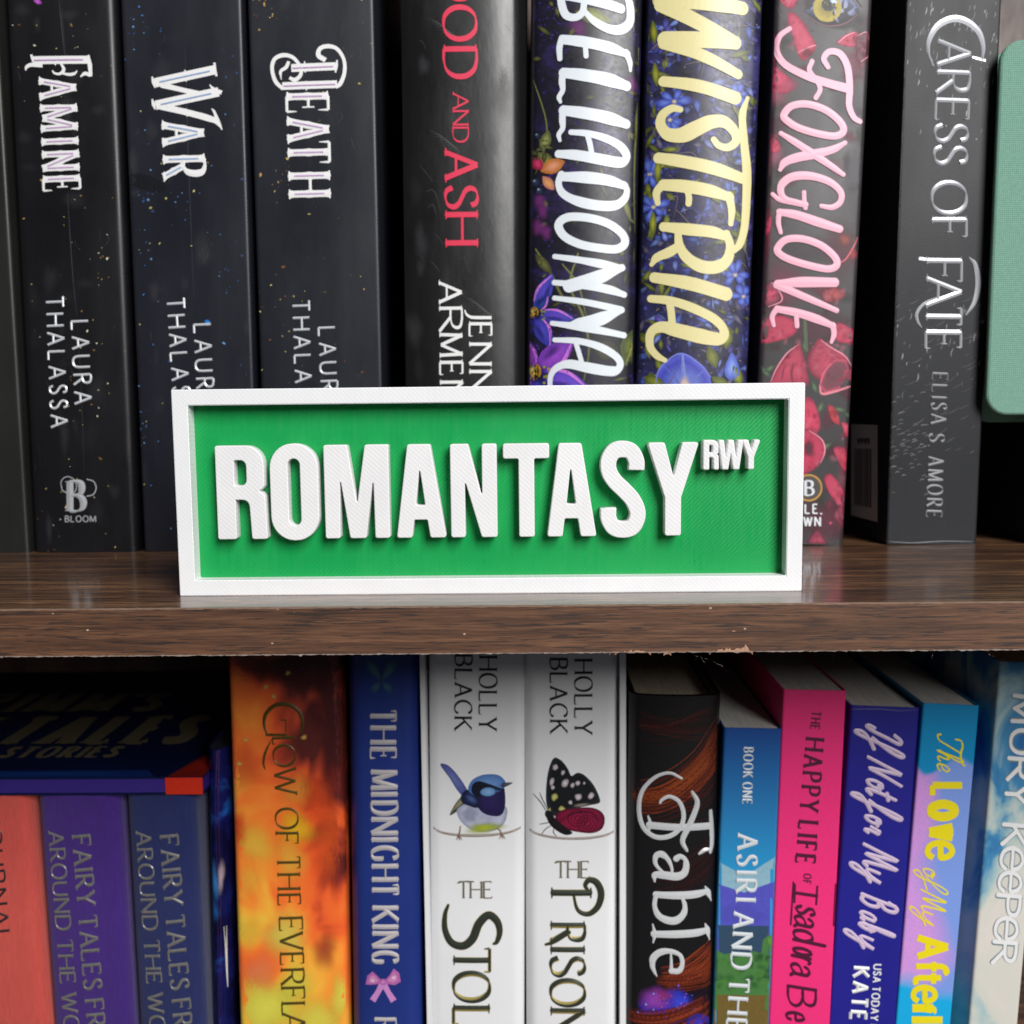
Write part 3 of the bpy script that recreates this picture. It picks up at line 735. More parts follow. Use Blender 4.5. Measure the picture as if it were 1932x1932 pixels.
a.build('cover_artwork', PRINT, bk.e)
p = Pen(bk); pi = Pen(bk, .00026); st = ornate(pi)
p.zs(0, 0, .2646, [([(238, 434), (640, 430)], 56, 0), ([(228, 392), (240, 436), (262, 462)], 16, 1), ([(310, 468), (225, 466), (192, 484), (188, 506)], (34, 26, 8), 1), ([(440, 456), (462, 500), (436, 530), (398, 528), (380, 508)], (16, 24, 16, 10), 1),
    ([(456, 528), (500, 536), (540, 528), (556, 508)], (16, 22, 8), 1), ([(636, 396), (646, 470), (652, 548)], (14, 30, 22), 0), ([(650, 540), (612, 528), (580, 552)], (26, 26, 10), 1), ([(404, 404), (402, 470)], 10, 0)])
pi.zs(0, 0, .2646, [([(250, 434), (600, 430)], 9, 0)])
p.boxes([(c, .2646*a_, .2646*b_) for c, a_, b_ in (('A', 548, 728), ('M', 742, 955), ('I', 985, 1048), ('N', 1074, 1238), ('E', 1262, 1385))], lambda y: 75+.042*(y-146), lambda y: 69, st)
p.build('title_lettering', WHITE, bk.e); pi.build('title_inlay', LAV, bk.e)
p = Pen(bk); p.text('LAURA', (136, 605), (143, 764), 32, SANS, gap=.34); p.text('THALASSA', (88, 559), (98, 808), 32, SANS, gap=.30); p.build('author_lettering', EMB, bk.e)
p = Pen(bk); p.text('B', (127, 964), (166, 964), 56, dict(SER, wt=.24, thin=.05, ridge=.0002)); p.text('BLOOM', (124, 984), (183, 984), 11, dict(wt=.17, thin=.14, nib=0))
p.px([(119, 925), (117, 908), (128, 899), (142, 905), (146, 920), (140, 932)], 1.6); p.px([(166, 904), (178, 908), (183, 920), (178, 932), (166, 936)], 2.0); p.px([(119, 925), (130, 931)], 2.0)
p.build('publisher_mark', ink('grey_foil', C(188, 192, 196), .34, .3), bk.e)

# 2: black paperback, blue inlay
bk = Spine(((227, 0), (272, 1040)), ((456, 0), (489, 1040)), YU-.001, 0, .2095, 'paperback_book', 'black blue flecked paperback with a short white ornate title inlaid in pale blue', 'book', edge=.001, bulge=.0002)
bk.cover(cover_black('black_cover_two', C(30, 32, 41), .38), PAGES)
a = flecks(bk, 12, 130, BLUEF, 0, 1030, lambda y: 232+.04*y, lambda y: 450+.03*y, [(280, 365, 18, 8), (345, 375, 16, 14), (275, 450, 10, 25), (268, 820, 6, 40), (430, 500, 25, 30), (270, 60, 25, 40)])
a.line([(350, 90), (356, 300), (366, 560)], .9, C(70, 72, 82)); a.blob(276, 345, 44, 16, .3, C(24, 25, 30, .8), C(28, 29, 34, .5))
a.blob(392, 608, 7, 5, .4, C(60, 150, 215), C(30, 90, 170), True); a.build('cover_artwork', PRINT, bk.e)
p = Pen(bk); pi = Pen(bk, .00026); st = ornate(pi)
p.zs(0, 0, .2646, [([(1535, 498), (1108, 592)], 66, 0), ([(1150, 606), (1290, 640), (1440, 676)], (40, 34, 40), 0), ([(1560, 656), (1112, 752)], 66, 0), ([(1140, 758), (1330, 802), (1480, 842), (1550, 872), (1586, 926)], (46, 44, 46, 34, 8), 1),
    ([(1530, 448), (1545, 545)], (16, 12, 16), 0), ([(1086, 548), (1108, 628)], (10, 26, 10), 0), ([(1086, 708), (1108, 782)], (10, 26, 10), 0), ([(1582, 662), (1530, 640), (1496, 606)], (30, 24, 8), 1), ([(1320, 500), (1330, 584)], 9, 0), ([(1326, 776), (1336, 832)], 8, 0), ([(1556, 872), (1530, 800), (1510, 776)], (30, 18, 6), 1)])
pi.zs(0, 0, .2646, [([(1500, 508), (1140, 586)], 9, 0), ([(1510, 668), (1150, 746)], 9, 0)])
p.boxes([('A', .2646*856, .2646*1056), ('R', .2646*1102, .2646*1300)], lambda y: 306+.03*(y-226), lambda y: 78, st)
p.build('title_lettering', WHITE, bk.e); pi.build('title_inlay', SKYB, bk.e)
p = Pen(bk); p.text('LAURA', (366, 611), (373, 772), 32, SANS, gap=.34); p.text('THALASSA', (315, 562), (331, 811), 32, SANS, gap=.30); p.build('author_lettering', EMB, bk.e)

# 3: thick black paperback, pink inlay
bk = Spine(((466, 0), (503, 1040)), ((706, 0), (728, 1040)), YU-.0005, 0, .2105, 'paperback_book', 'thickest black paperback, white ornate title inlaid in pink and begun by a curled capital', 'book', edge=.0009, bulge=.0003)
bk.cover(cover_black('black_cover_three', C(29, 32, 40), .40), PAGES)
a = flecks(bk, 13, 105, COPPER, 0, 1030, lambda y: 470+.035*y, lambda y: 742+.02*y, [(498, 20, 12, 15), (535, 560, 30, 14), (530, 330, 10, 14), (560, 640, 50, 60)])
for yy in range(0, 720, 9): a.line([(706+.0215*yy+a.r.uniform(-.4, .4), yy), (706+.0215*(yy+10), yy+10)], a.r.uniform(.8, 2.0), C(*[int(a.r.uniform(85, 150))]*2, int(a.r.uniform(110, 160))), .2)
a.build('cover_artwork', PRINT, bk.e)
p = Pen(bk); pi = Pen(bk, .00026); st = ornate(pi)
p.zs(447, 0, .2646, [([(704, 474), (390, 488)], 56, 0), ([(716, 602), (326, 616)], 54, 0), ([(634, 432), (584, 398), (594, 350), (650, 332), (716, 352), (764, 428), (768, 520), (740, 596), (706, 628)], (34, 34, 30, 30, 26, 24, 26, 30, 20), 1),
    ([(330, 636), (276, 580), (252, 492), (270, 424), (330, 396), (400, 412), (452, 476), (456, 536), (416, 572), (376, 556)], (26, 28, 26, 28, 30, 26, 22, 26, 30, 22), 1), ([(372, 440), (352, 482), (314, 512), (318, 570)], (22, 26, 22, 6), 1), ([(716, 430), (704, 520)], (10, 22, 10), 0), ([(484, 440), (490, 520)], 9, 0), ([(494, 580), (498, 648)], 9, 0)])
pi.zs(447, 0, .2646, [([(690, 476), (400, 489)], 8, 0), ([(704, 603), (336, 616)], 8, 0)])
p.boxes([('E', 177, 218), ('A', 219, 273), ('T', 260, 318), ('H', 323, 377)], lambda y: 541+.025*(y-178), lambda y: 78, st)
p.build('title_lettering', WHITE, bk.e); pi.build('title_inlay', LAV, bk.e)
p = Pen(bk); p.text('LAURA', (601, 617), (608, 776), 31, SANS, gap=.34); p.text('THALASSA', (552, 566), (561, 815), 31, SANS, gap=.30); p.build('author_lettering', EMB, bk.e)

# 4: glossy grey black hardback with red lettering; rounded jacket that catches the window on its right
def prof4(u):
    # smooth spine turning gradually to the right, then a hinge
    k = .0034
    y = -k*(1-abs(u)**3.0)
    if u > .80: y += .0040*((u-.80)/.20)**1.5
    return y
bk = Spine(((754, 0), (772, 1035)), ((998, 0), (994, 1035)), YU, 0, .228, 'hardback_book', 'glossy black hardback in a worn rounded jacket with large red capitals', 'book', kind='hard', th=.0022, prof=prof4)
k = NT('black_glossy_jacket', .33, .42)
n1 = k.noise(k.scaled(1, 1, .4), 45, 5, .65); n2 = k.noise(k.scaled(1, 1, .2), 260, 4, .7)
k.base(k.mix(n1, C(14, 14, 15), C(26, 26, 28))); k.rgh(k.math('ADD', k.rng(n1, .3, .7, .30, .44), k.rng(n2, .4, .7, -.02, .06))); k.bump(n1, .25, .0012)
k.b.inputs['Coat Weight'].default_value = .35; k.b.inputs['Coat Roughness'].default_value = .32
bk.cover(k.m, PAGES)
a = Art(bk, 51)
for i in range(34):
    x = a.r.uniform(790, 960); y = a.r.uniform(0, 720); g = a.r.randint(60, 120); L = a.r.uniform(10, 46)
    a.line([(x, y), (x+L*.4, y+L*a.r.uniform(-.2, .5)), (x+L*.7, y+L*.9)], a.r.uniform(.6, 1.6), C(g, g, g+2, .35), .7)
for i in range(26): a.soft(a.r.uniform(780, 950), a.r.uniform(0, 720), a.r.uniform(8, 30), a.r.uniform(10, 50), a.r.choice([C(64, 64, 66), C(10, 10, 11), C(90, 90, 94)]), a.r.uniform(.12, .3))
for x, y in ((838, 40), (842, 250), (905, 560)):
    for j in range(7): a.line([(x-30+j*5, y+j*6), (x-10+j*5, y+10+j*4), (x+12+j*3, y+30+j*3)], 1.0, C(120, 120, 122, .35), .8)
a.build('cover_scuffs', PRINT_M, bk.e)
p = Pen(bk, .00012); xb = lambda y: 838+.0095*y
p.boxes([('B', -168, -118), ('L', -112, -66), ('O', -58, 12), ('O', 17, 87), ('D', 95, 157)], xb, lambda y: 61, SER)
p.boxes([('A', 181, 214), ('N', 214, 243), ('D', 245, 275)], lambda y: 856, lambda y: 29, dict(SER, wt=.13))
p.boxes([('A', 287, 346), ('S', 352, 400), ('H', 404, 467)], lambda y: 839+.008*y, lambda y: 60, SER)
p.build('title_lettering', ink('red_print', C(222, 52, 84), .4), bk.e)
p = Pen(bk)
p.boxes([('A', 531, 577), ('R', 579, 631), ('M', 628, 676), ('E', 680, 712), ('N', 717, 768), ('T', 772, 806), ('R', 810, 852), ('O', 856, 902), ('U', 906, 950), ('T', 954, 988)], lambda y: 830+.012*(y-531), lambda y: 42, SERT)
p.boxes([('J', 584, 604), ('E', 608, 640), ('N', 646, 692), ('N', 697, 742), ('I', 747, 757), ('F', 762, 790), ('E', 795, 825), ('R', 830, 868)], lambda y: 887, lambda y: 41, SERT)
p.build('author_lettering', WHITE, bk.e)

# 5: dark violet hardback, white brush letters
BR = dict(wt=.165, thin=.062, nib=-12, cap='round', slant=.2, ridge=.00012)
bk = Spine(((1001, 0), (991, 1035)), ((1214, 0), (1189, 1035)), YU-.001, 0, .231, 'hardback_book', 'dark violet hardback painted with purple star flowers and berries, tall white brush lettering', 'book', kind='hard', th=.0022, bulge=.0032, edge=.0025)
def floral_base(name, a_, b_, c_, sc):
    k = NT(name, .34, .5)
    n1 = k.noise(k.co, sc, 5, .7, .4); n2 = k.noise(k.co, sc*7, 3, .7)
    cc = k.ramp(n1, [(.36, a_), (.52, b_), (.70, c_)]); cc = k.mix(k.rng(n2, .45, .75, 0, .6), cc, a_)
    k.base(cc); k.rgh(k.rng(n2, .3, .7, .30, .42)); return k.m
bk.cover(floral_base('violet_jacket', C(20, 20, 27), C(24, 22, 38), C(52, 40, 100), 70), PAGES)
a = Art(bk, 21)
def X5(y, u): return (1001-.0097*y)+(213-.014*y)*u
for i in range(1700):       # violet spatter
    cx = a.r.random(); y = a.r.uniform(-20, 1000)
    if math.sin(y*.021+cx*5)+math.sin(y*.047-cx*9) < .1: continue
    s_ = a.r.uniform(1, 3.4); a.blob(X5(y, .08+.9*cx), y, s_, s_*.8, 0, C(90, 66, 175, a.r.uniform(.3, .9)), C(62, 44, 130, .5), True, 6, .3)
OL = C(128, 130, 58); OLD = C(78, 84, 40)
for pts, w_ in (([(1006, 150), (1030, 230), (1028, 280), (1010, 330)], 3), ([(1010, 470), (1035, 510), (1060, 560), (1085, 580)], 5), ([(1090, 480), (1075, 540), (1100, 600), (1110, 660), (1100, 720)], 5),
    ([(1205, 90), (1206, 200), (1198, 280), (1196, 360), (1198, 440)], 4), ([(1060, 500), (1090, 540), (1105, 600)], 4)): a.line(pts, w_, C(120, 124, 66), .5, C(84, 88, 50))
a.petal(1200, 270, 90, 13, -1.48, OL, OLD); a.petal(1190, 420, 60, 12, -1.9, OL, OLD); a.petal(1200, 460, 46, 9, 1.6, OL, OLD)
a.petal(1180, 690, 78, 52, -1.15, C(120, 128, 60), C(70, 80, 36)); a.line([(1178, 690), (1192, 655), (1200, 630)], 1.5, C(160, 165, 90))
a.petal(1120, 660, 50, 36, .1, C(66, 72, 38), C(40, 44, 28)); a.petal(1035, 250, 40, 22, 1.9, C(150, 155, 90), C(86, 92, 52)); a.petal(1015, 290, 42, 24, .8, C(140, 140, 60), C(90, 96, 50))
a.petal(1085, 30, 70, 30, .25, C(150, 156, 70), C(98, 104, 50)); a.petal(1010, 480, 50, 18, .9, C(110, 108, 62), C(70, 70, 44))
for i in range(46):
    y = a.r.uniform(0, 720); x = X5(y, a.r.choice([a.r.uniform(.03, .22), a.r.uniform(.2, .95), a.r.uniform(.85, .97)])); g = a.r.uniform(.35, .9)
    a.petal(x, y, a.r.uniform(12, 34), a.r.uniform(4, 10), a.r.uniform(0, 6.28), tuple(q*g for q in C(124, 122, 70)[:3])+(1,), tuple(q*g for q in C(70, 72, 42)[:3])+(1,))
for x, y, rx in ((1018, 380, 16), (1024, 400, 14), (1016, 430, 18), (1030, 440, 14), (1090, 60, 20), (1190, 160, 16)): a.soft(x, y, rx, rx*1.2, C(130, 56, 130), .6)
for x, y, r in ((1010, 345, 12), (1018, 362, 10), (1014, 258, 8)):
    a.blob(x, y, r, r, 0, C(44, 58, 88), C(18, 22, 34), False, 12); a.blob(x-2, y-3, r*.35, r*.3, 0, C(190, 210, 225, .9), C(90, 110, 140, .4), True)
a.petal(1000, 298, 34, 22, .75, C(214, 60, 105), C(150, 36, 70)); a.petal(1020, 325, 48, 28, -.35, C(224, 150, 120), C(180, 110, 50)); a.petal(1024, 335, 34, 18, .9, C(220, 165, 90), C(190, 120, 100))
VB, VP, VH = C(62, 66, 170), C(126, 62, 180), C(204, 120, 214)
def star(cx, cy, items, r, n):
    for L, wd, an, c0, c1, hl in items:
        an = math.radians(an); a.petal(cx+4*math.cos(an), cy+4*math.sin(an), L, wd, an, c0, c1)
        nx, ny = -math.sin(an), math.cos(an)
        a.line([(cx+L*.25*math.cos(an)+hl*wd*.30*nx, cy+L*.25*math.sin(an)+hl*wd*.30*ny), (cx+L*.6*math.cos(an)+hl*wd*.40*nx, cy+L*.6*math.sin(an)+hl*wd*.40*ny), (cx+L*1.0*math.cos(an), cy+L*1.0*math.sin(an))], wd*.16, VH, .7)
        a.soft(cx+L*.55*math.cos(an)-hl*wd*.2*nx, cy+L*.55*math.sin(an)-hl*wd*.2*ny, L*.3, wd*.2, C(36, 34, 110), .5, an)
    a.soft(cx+3, cy+3, r*1.9, r*1.9, C(16, 16, 26), .9)
    a.blob(cx, cy, r, r*1.2, .2, C(228, 190, 60), C(176, 130, 26), False, 14); a.soft(cx-r*.3, cy-r*.3, r*.5, r*.5, C(244, 226, 130), .8)
    for j in range(n): a.blob(cx+r*1.3+a.r.uniform(0, r), cy+a.r.uniform(-r*.8, r*1.6), r*.24, r*.24, 0, C(190, 186, 96), C(86, 90, 40), False, 7)
star(1007, 590, [(58, 30, 200, VB, C(40, 36, 120), 1), (76, 30, -64, C(86, 72, 190), VB, -1), (40, 22, -48, C(44, 70, 150), C(30, 50, 120), 1), (74, 26, 10, C(96, 70, 190), VB, -1), (70, 32, 64, C(74, 70, 186), C(56, 56, 160), -1), (46, 24, 112, VB, C(40, 40, 120), 1)], 9, 7)
star(1007, 702, [(60, 30, -105, C(150, 70, 180), VP, 1), (88, 46, -37, C(150, 72, 196), C(120, 58, 176), 1), (104, 42, 17, C(112, 76, 200), C(84, 62, 190), -1), (60, 40, 70, VB, C(60, 50, 160), 1), (40, 30, 150, VP, VB, 1)], 14, 10)
a.build('cover_artwork', PRINT, bk.e)
p = Pen(bk, .00024); xb = lambda y: 1054-.0195*y
p.zs(894.4, 0, .2976, [([(560, -6), (740, 26), (925, 74)], (50, 62, 52), 1), ([(548, -60), (552, 40), (580, 118), (640, 136), (684, 104), (694, 40)], (40, 44, 40, 34), 1), ([(700, 104), (760, 162), (850, 206), (930, 204), (984, 150), (985, 50), (960, -30)], (30, 46, 54, 44, 38), 1),
  ([(562, 272), (700, 292), (850, 322), (966, 356)], (52, 62, 62, 40), 1), ([(556, 262), (540, 320), (542, 392)], (36, 34, 28), 1), ([(700, 300), (704, 346), (706, 380)], 28, 1), ([(958, 346), (984, 402), (988, 458)], (38, 30, 16), 1),
  ([(566, 482), (700, 500), (850, 526), (962, 556)], (56, 68, 74, 56), 1), ([(560, 474), (556, 540), (560, 590), (538, 632), (546, 664)], (36, 36, 28, 28, 18), 1),
  ([(566, 718), (700, 738), (850, 766), (960, 796)], (56, 66, 70, 52), 1), ([(560, 708), (558, 780), (560, 828), (536, 868), (542, 906)], (36, 36, 28, 26, 18), 1),
  ([(612, 856), (720, 866), (830, 894), (920, 936), (962, 990), (946, 1032), (890, 1040), (760, 1020), (640, 1000), (534, 990)], (30, 38, 44, 50, 44, 60, 62, 58, 44), 1), ([(716, 878), (732, 936), (742, 996)], 30, 1),
  ([(560, 1134), (720, 1142), (850, 1158), (950, 1186)], (50, 66, 60, 44), 1), ([(552, 1118), (534, 1176), (562, 1240), (650, 1288), (780, 1316), (890, 1312), (950, 1268), (966, 1212), (946, 1176)], (38, 36, 44, 58, 56, 44, 34, 34), 1),
  ([(534, 1436), (590, 1390), (720, 1394), (850, 1430), (936, 1490), (952, 1548), (900, 1586), (800, 1584), (670, 1560), (570, 1508)], 46, 1, True),
  ([(510, 1634), (650, 1656), (800, 1682), (930, 1704)], (28, 36, 48, 34), 1), ([(934, 1702), (780, 1768), (600, 1822)], (40, 76, 70), 1), ([(508, 1798), (700, 1818), (850, 1842), (948, 1872)], (30, 44, 48, 34), 1)], cap=True, k=1.14)
p.zs(945.5, 511.1, .2646, [([(378, 200), (600, 232), (850, 282)], (30, 40, 44), 1), ([(856, 282), (700, 350), (560, 384), (480, 396)], (40, 82, 74, 40), 1), ([(362, 378), (600, 412), (872, 462)], (30, 52, 38), 1),
  ([(380, 496), (550, 506), (700, 546), (812, 610), (846, 668), (816, 712), (740, 714), (600, 690), (480, 668), (400, 690), (354, 746), (346, 830)], (30, 40, 48, 46, 44, 62, 66, 58, 44, 34, 28), 1), ([(530, 520), (550, 586), (568, 646)], 30, 1)], cap=True, k=1.14)
p.build('title_lettering', ink('white_gloss_print', C(225, 232, 238), .3), bk.e)

# 6: blue and violet hardback, cream brush letters
bk = Spine(((1219, 0), (1191, 1035)), ((1442, 0), (1398, 1035)), YU, 0, .231, 'hardback_book', 'hardback crowded with blue and violet blossoms and yellow-green leaves, tall pale yellow brush lettering', 'book', kind='hard', th=.0022, bulge=.0030, edge=.0025)
bk.cover(floral_base('indigo_jacket', C(24, 24, 38), C(38, 37, 74), C(66, 64, 120), 85), PAGES)
a = Art(bk, 22)
def X6(y, u): return (1219-.027*y)+(223-.0155*y)*u
BL = [(C(84, 90, 180), C(52, 52, 118)), (C(98, 124, 206), C(58, 72, 154)), (C(104, 96, 182), C(66, 56, 126)), (C(136, 156, 216), C(80, 96, 170)), (C(62, 66, 136), C(40, 40, 86)), (C(120, 110, 130), C(80, 74, 100)), (C(40, 42, 76), C(28, 28, 50))]
for i in range(1000):
    y = a.r.uniform(-20, 1030); x = X6(y, a.r.uniform(.03, .97)); c0, c1 = a.r.choice(BL); f = a.r.uniform(.45, 1.05)
    c0 = tuple(q*f for q in c0[:3])+(1,); c1 = tuple(q*f for q in c1[:3])+(1,)
    a.petal(x, y, a.r.uniform(8, 28), a.r.uniform(4, 13), a.r.uniform(0, 6.28), c0, c1, .3)
for i in range(130):
    y = a.r.uniform(-10, 1030); u = a.r.choice([a.r.uniform(.02, .22), a.r.uniform(.5, .98), a.r.uniform(.05, .3)]); g = a.r.uniform(.5, 1.1)
    a.petal(X6(y, u), y, a.r.uniform(16, 44), a.r.uniform(6, 13), a.r.uniform(0, 6.28), tuple(q*g for q in C(142, 146, 56)[:3])+(1,), tuple(q*g for q in C(88, 96, 40)[:3])+(1,))
for i in range(260):
    y = a.r.uniform(-10, 1030); a.blob(X6(y, a.r.uniform(.03, .97)), y, a.r.uniform(.8, 2.2), a.r.uniform(.8, 1.8), 0, C(205, 185, 130, .8), C(150, 130, 96, .6), True, 6, .3)
for i in range(26):
    y = a.r.uniform(0, 900); x = X6(y, a.r.uniform(0, .9)); a.line([(x, y), (x+a.r.uniform(10, 40), y+a.r.uniform(-30, 30)), (x+a.r.uniform(20, 60), y+a.r.uniform(-30, 60))], a.r.uniform(1.2, 2.6), C(134, 120, 118), .6, C(80, 70, 90))
for x, y in ((1270, 196), (1232, 392), (1385, 520), (1262, 230), (1402, 560), (1390, 180), (1225, 330)):
    for j in range(6): a.petal(x, y, a.r.uniform(18, 34), a.r.uniform(11, 18), j*1.05+a.r.uniform(-.4, .4), C(104, 130, 214), C(60, 72, 166), .3)
    a.blob(x, y, 5, 5, 0, C(225, 215, 160), C(140, 130, 140), False, 8)
for y in (40, 120, 210, 300, 400): a.petal(1226+a.r.uniform(0, 18), y, 46, 13, 1.3+a.r.uniform(-.4, .4), C(160, 160, 50), C(96, 104, 36))
cx, cy = 1283, 722            # bindweed trumpet low on the spine
pts = [(1235, 735), (1238, 705), (1254, 684), (1276, 672), (1284, 668), (1300, 676), (1320, 690), (1336, 708), (1341, 735)]
a.fan(pts, C(120, 140, 214), C(66, 70, 180), C(88, 96, 205), (1288, 728)); a.line([(1285, 670), (1287, 700), (1290, 735)], 6, C(150, 166, 226, .8), .5); a.line([(1250, 690), (1270, 712), (1286, 735)], 4, C(110, 120, 214, .7), .6); a.line([(1326, 698), (1308, 716), (1296, 735)], 4, C(120, 134, 220, .7), .6)
a.soft(1289, 726, 14, 16, C(228, 200, 180), .9); a.line([(1236, 722), (1240, 702), (1256, 682), (1284, 668), (1318, 688), (1338, 712)], 3.0, C(120, 130, 220), .4)
for x, y, an, cc in ((1348, 695, -1.9, C(128, 134, 50)), (1366, 660, -1.4, C(150, 156, 60)), (1382, 690, 1.2, C(152, 158, 50)), (1214, 712, .4, C(130, 136, 46)), (1340, 712, .6, C(120, 128, 50))): a.petal(x, y, 44, 22, an, cc, C(84, 92, 34))
a.petal(1379, 666, 52, 30, 1.57, C(140, 165, 235), C(84, 104, 200), .3)
a.build('cover_artwork', PRINT, bk.e)
p = Pen(bk, .00024); xb = lambda y: 1243-.038*y; BR2 = dict(BR, wt=.185, thin=.10, slant=.2, nib=-14)
p.zs(894.4, 0, .2976, [([(1690, 70), (1500, 46), (1180, 10)], (70, 84, 84), 1), ([(1190, 40), (1400, 160), (1640, 286)], (84, 76, 66), 1), ([(1644, 290), (1420, 276), (1206, 262)], (70, 84, 80), 1), ([(1204, 284), (1440, 376), (1664, 486)], (70, 62, 50), 1),
  ([(1196, 528), (1420, 568), (1646, 636)], (54, 66, 68), 1), ([(1300, 712), (1248, 702), (1192, 738), (1178, 800), (1222, 862), (1310, 872), (1400, 832), (1490, 792), (1576, 790), (1640, 846), (1650, 908), (1600, 948), (1540, 938), (1508, 902)], (30, 40, 46, 52, 70, 84, 78, 66, 56, 46, 40, 36, 32), 1),
  ([(1166, 1010), (1300, 1036), (1500, 1080), (1690, 1138)], (56, 64, 68, 56), 1), ([(1728, 630), (1694, 740), (1704, 900), (1724, 1100), (1720, 1300), (1708, 1450), (1680, 1548), (1642, 1592)], (20, 40, 44, 50, 46, 42, 40, 32), 1),
  ([(1196, 1182), (1320, 1194), (1470, 1220), (1612, 1262)], (58, 66, 66, 48), 1), ([(1196, 1174), (1154, 1226), (1160, 1296)], (44, 40, 28), 1), ([(1342, 1220), (1352, 1264), (1350, 1304)], 32, 1), ([(1606, 1250), (1624, 1340), (1618, 1428)], (44, 40, 28), 1),
  ([(1196, 1446), (1350, 1466), (1500, 1482), (1596, 1512)], (48, 62, 60, 44), 1), ([(1590, 1490), (1614, 1566), (1596, 1652), (1530, 1700), (1430, 1698), (1340, 1642), (1294, 1566), (1284, 1486)], (40, 46, 56, 66, 66, 56, 44, 36), 1), ([(1292, 1568), (1232, 1606), (1156, 1638), (1122, 1682)], (44, 52, 44, 22), 1),
  ([(1140, 1764), (1360, 1806), (1588, 1870)], (54, 70, 70), 1)], cap=True, k=1.22)
p.zs(945.5, 511.1, .2646, [([(1064, 202), (1200, 220), (1350, 270), (1500, 344), (1570, 412), (1574, 468), (1524, 490), (1400, 468), (1250, 430), (1134, 404), (1064, 444), (1058, 540), (1104, 606), (1160, 640)], (44, 50, 54, 54, 52, 62, 76, 86, 80, 64, 50, 44, 40, 28), 1), ([(1192, 230), (1204, 300), (1210, 376)], 42, 1)], cap=True, k=1.22)
p.build('title_lettering', ink('cream_print', C(226, 216, 158), .36), bk.e)

# 7: black and pink paperback
bk = Spine(((1461, 0), (1417, 1027)), ((1648, 0), (1591, 1027)), YU+.001, 0, .208, 'paperback_book', 'black paperback with pink foxglove bells and a golden eye at its top, pink brush lettering', 'book', edge=.0016, bulge=.0005)
bk.cover(cover_black('black_floral_cover', C(52, 48, 51), .44), PAGES)
a = Art(bk, 23)
PK = [(C(214, 78, 116), C(140, 36, 66)), (C(196, 52, 88), C(112, 28, 52)), (C(230, 120, 145), C(170, 50, 84)), (C(170, 40, 70), C(92, 22, 44))]
def X7(y, u): return (1461-.043*y)+(187-.0127*y)*u
def bell(x, y, L, wd, an, c0, c1):
    a.petal(x, y, L, wd, an, c0, c1, .3)
    a.petal(x+6*math.cos(an), y+6*math.sin(an), L*.7, wd*.36, an+.12, tuple(min(1, q*1.5) for q in c0[:3])+(.7,), c0[:3]+(0.3,), .3)
    ex, ey = x+L*.93*math.cos(an), y+L*.93*math.sin(an)
    a.blob(ex, ey, wd*.17, wd*.46, an, C(70, 22, 40), c0, False, 12, .06)
    for j in range(7): a.blob(ex+a.r.gauss(0, wd*.06), ey+a.r.gauss(0, wd*.16), 1.1, 1.1, 0, C(225, 150, 165), C(180, 90, 110), True, 6)
def z4(pts): return [(1405.6+x*.2725, y*.2725) for x, y in pts]
def z6(pts): return [(1405.6+x*.2725, 511+y*.2725) for x, y in pts]
def mott(pts, n, cols, sz=(3, 9), al=.22):
    xs = [p_[0] for p_ in pts]; ys = [p_[1] for p_ in pts]; mx, my = sum(xs)/len(xs), sum(ys)/len(ys); sx_, sy_ = (max(xs)-min(xs))*.24, (max(ys)-min(ys))*.26
    for i in range(n):
        r_ = a.r.uniform(*sz); a.soft(a.r.gauss(mx, sx_), a.r.gauss(my, sy_), r_*a.r.uniform(.6, 1.4), r_*a.r.uniform(.6, 1.6), a.r.choice(cols), al, 0, 10, .3)
RS, RM, RD, RL = C(212, 70, 108), C(184, 48, 84), C(112, 28, 56), C(234, 142, 162)
def flower(pts, c0, c1, rim=None, n=16):
    a.fan(catmull(pts, 5, True), c0, c1, (c1[0]*.85, c1[1]*.85, c1[2]*.85, .6)); mott(pts, n, [RL, c0, RD, c1])
    if rim: a.line(rim, 2.6, RL, .6)
for i in range(75):      # dark haze of leaves and petals behind
    y = a.r.uniform(0, 1010); u = a.r.choice([a.r.uniform(0, .15), a.r.uniform(.8, .98), a.r.uniform(.1, .9)])
    a.soft(X7(y, u), y, a.r.uniform(10, 26), a.r.uniform(10, 30), a.r.choice([C(96, 30, 50), C(120, 44, 66), C(58, 66, 56), C(80, 40, 56), C(140, 110, 116)]), a.r.uniform(.25, .6))
for x_, y_, rx_, ry_, c_, al_ in ((1452, 110, 16, 70, C(150, 50, 76), .8), (1462, 165, 30, 46, C(190, 96, 124), .55), (1448, 280, 16, 60, C(140, 44, 70), .7), (1462, 290, 22, 30, C(190, 110, 140), .5), (1445, 420, 14, 50, C(150, 46, 72), .7), (1600, 190, 40, 60, C(96, 92, 100), .5), (1610, 330, 24, 80, C(104, 100, 108), .5), (1520, 470, 70, 30, C(84, 74, 80), .5), (1480, 540, 60, 50, C(150, 70, 96), .5), (1590, 470, 50, 70, C(120, 60, 76), .4), (1500, 30, 50, 60, C(120, 110, 116), .6), (1610, 120, 40, 40, C(150, 80, 100), .5), (1540, 620, 90, 40, C(96, 50, 64), .6), (1560, 980, 60, 50, C(110, 50, 70), .6), (1600, 900, 20, 100, C(150, 56, 80), .5)): a.soft(x_, y_, rx_, ry_, c_, al_)
flower(z4([(250, -80), (380, -60), (360, 10), (320, 66), (270, 40), (240, 0)]), RS, RM)
flower(z4([(310, 80), (380, 130), (430, 210), (490, 320), (440, 400), (400, 425), (360, 370), (330, 260), (295, 140)]), C(206, 74, 104), RM, z4([(360, 370), (410, 345), (470, 320), (490, 322)]))
a.soft(*z4([(425, 370)])[0], 15, 11, RD, .7)
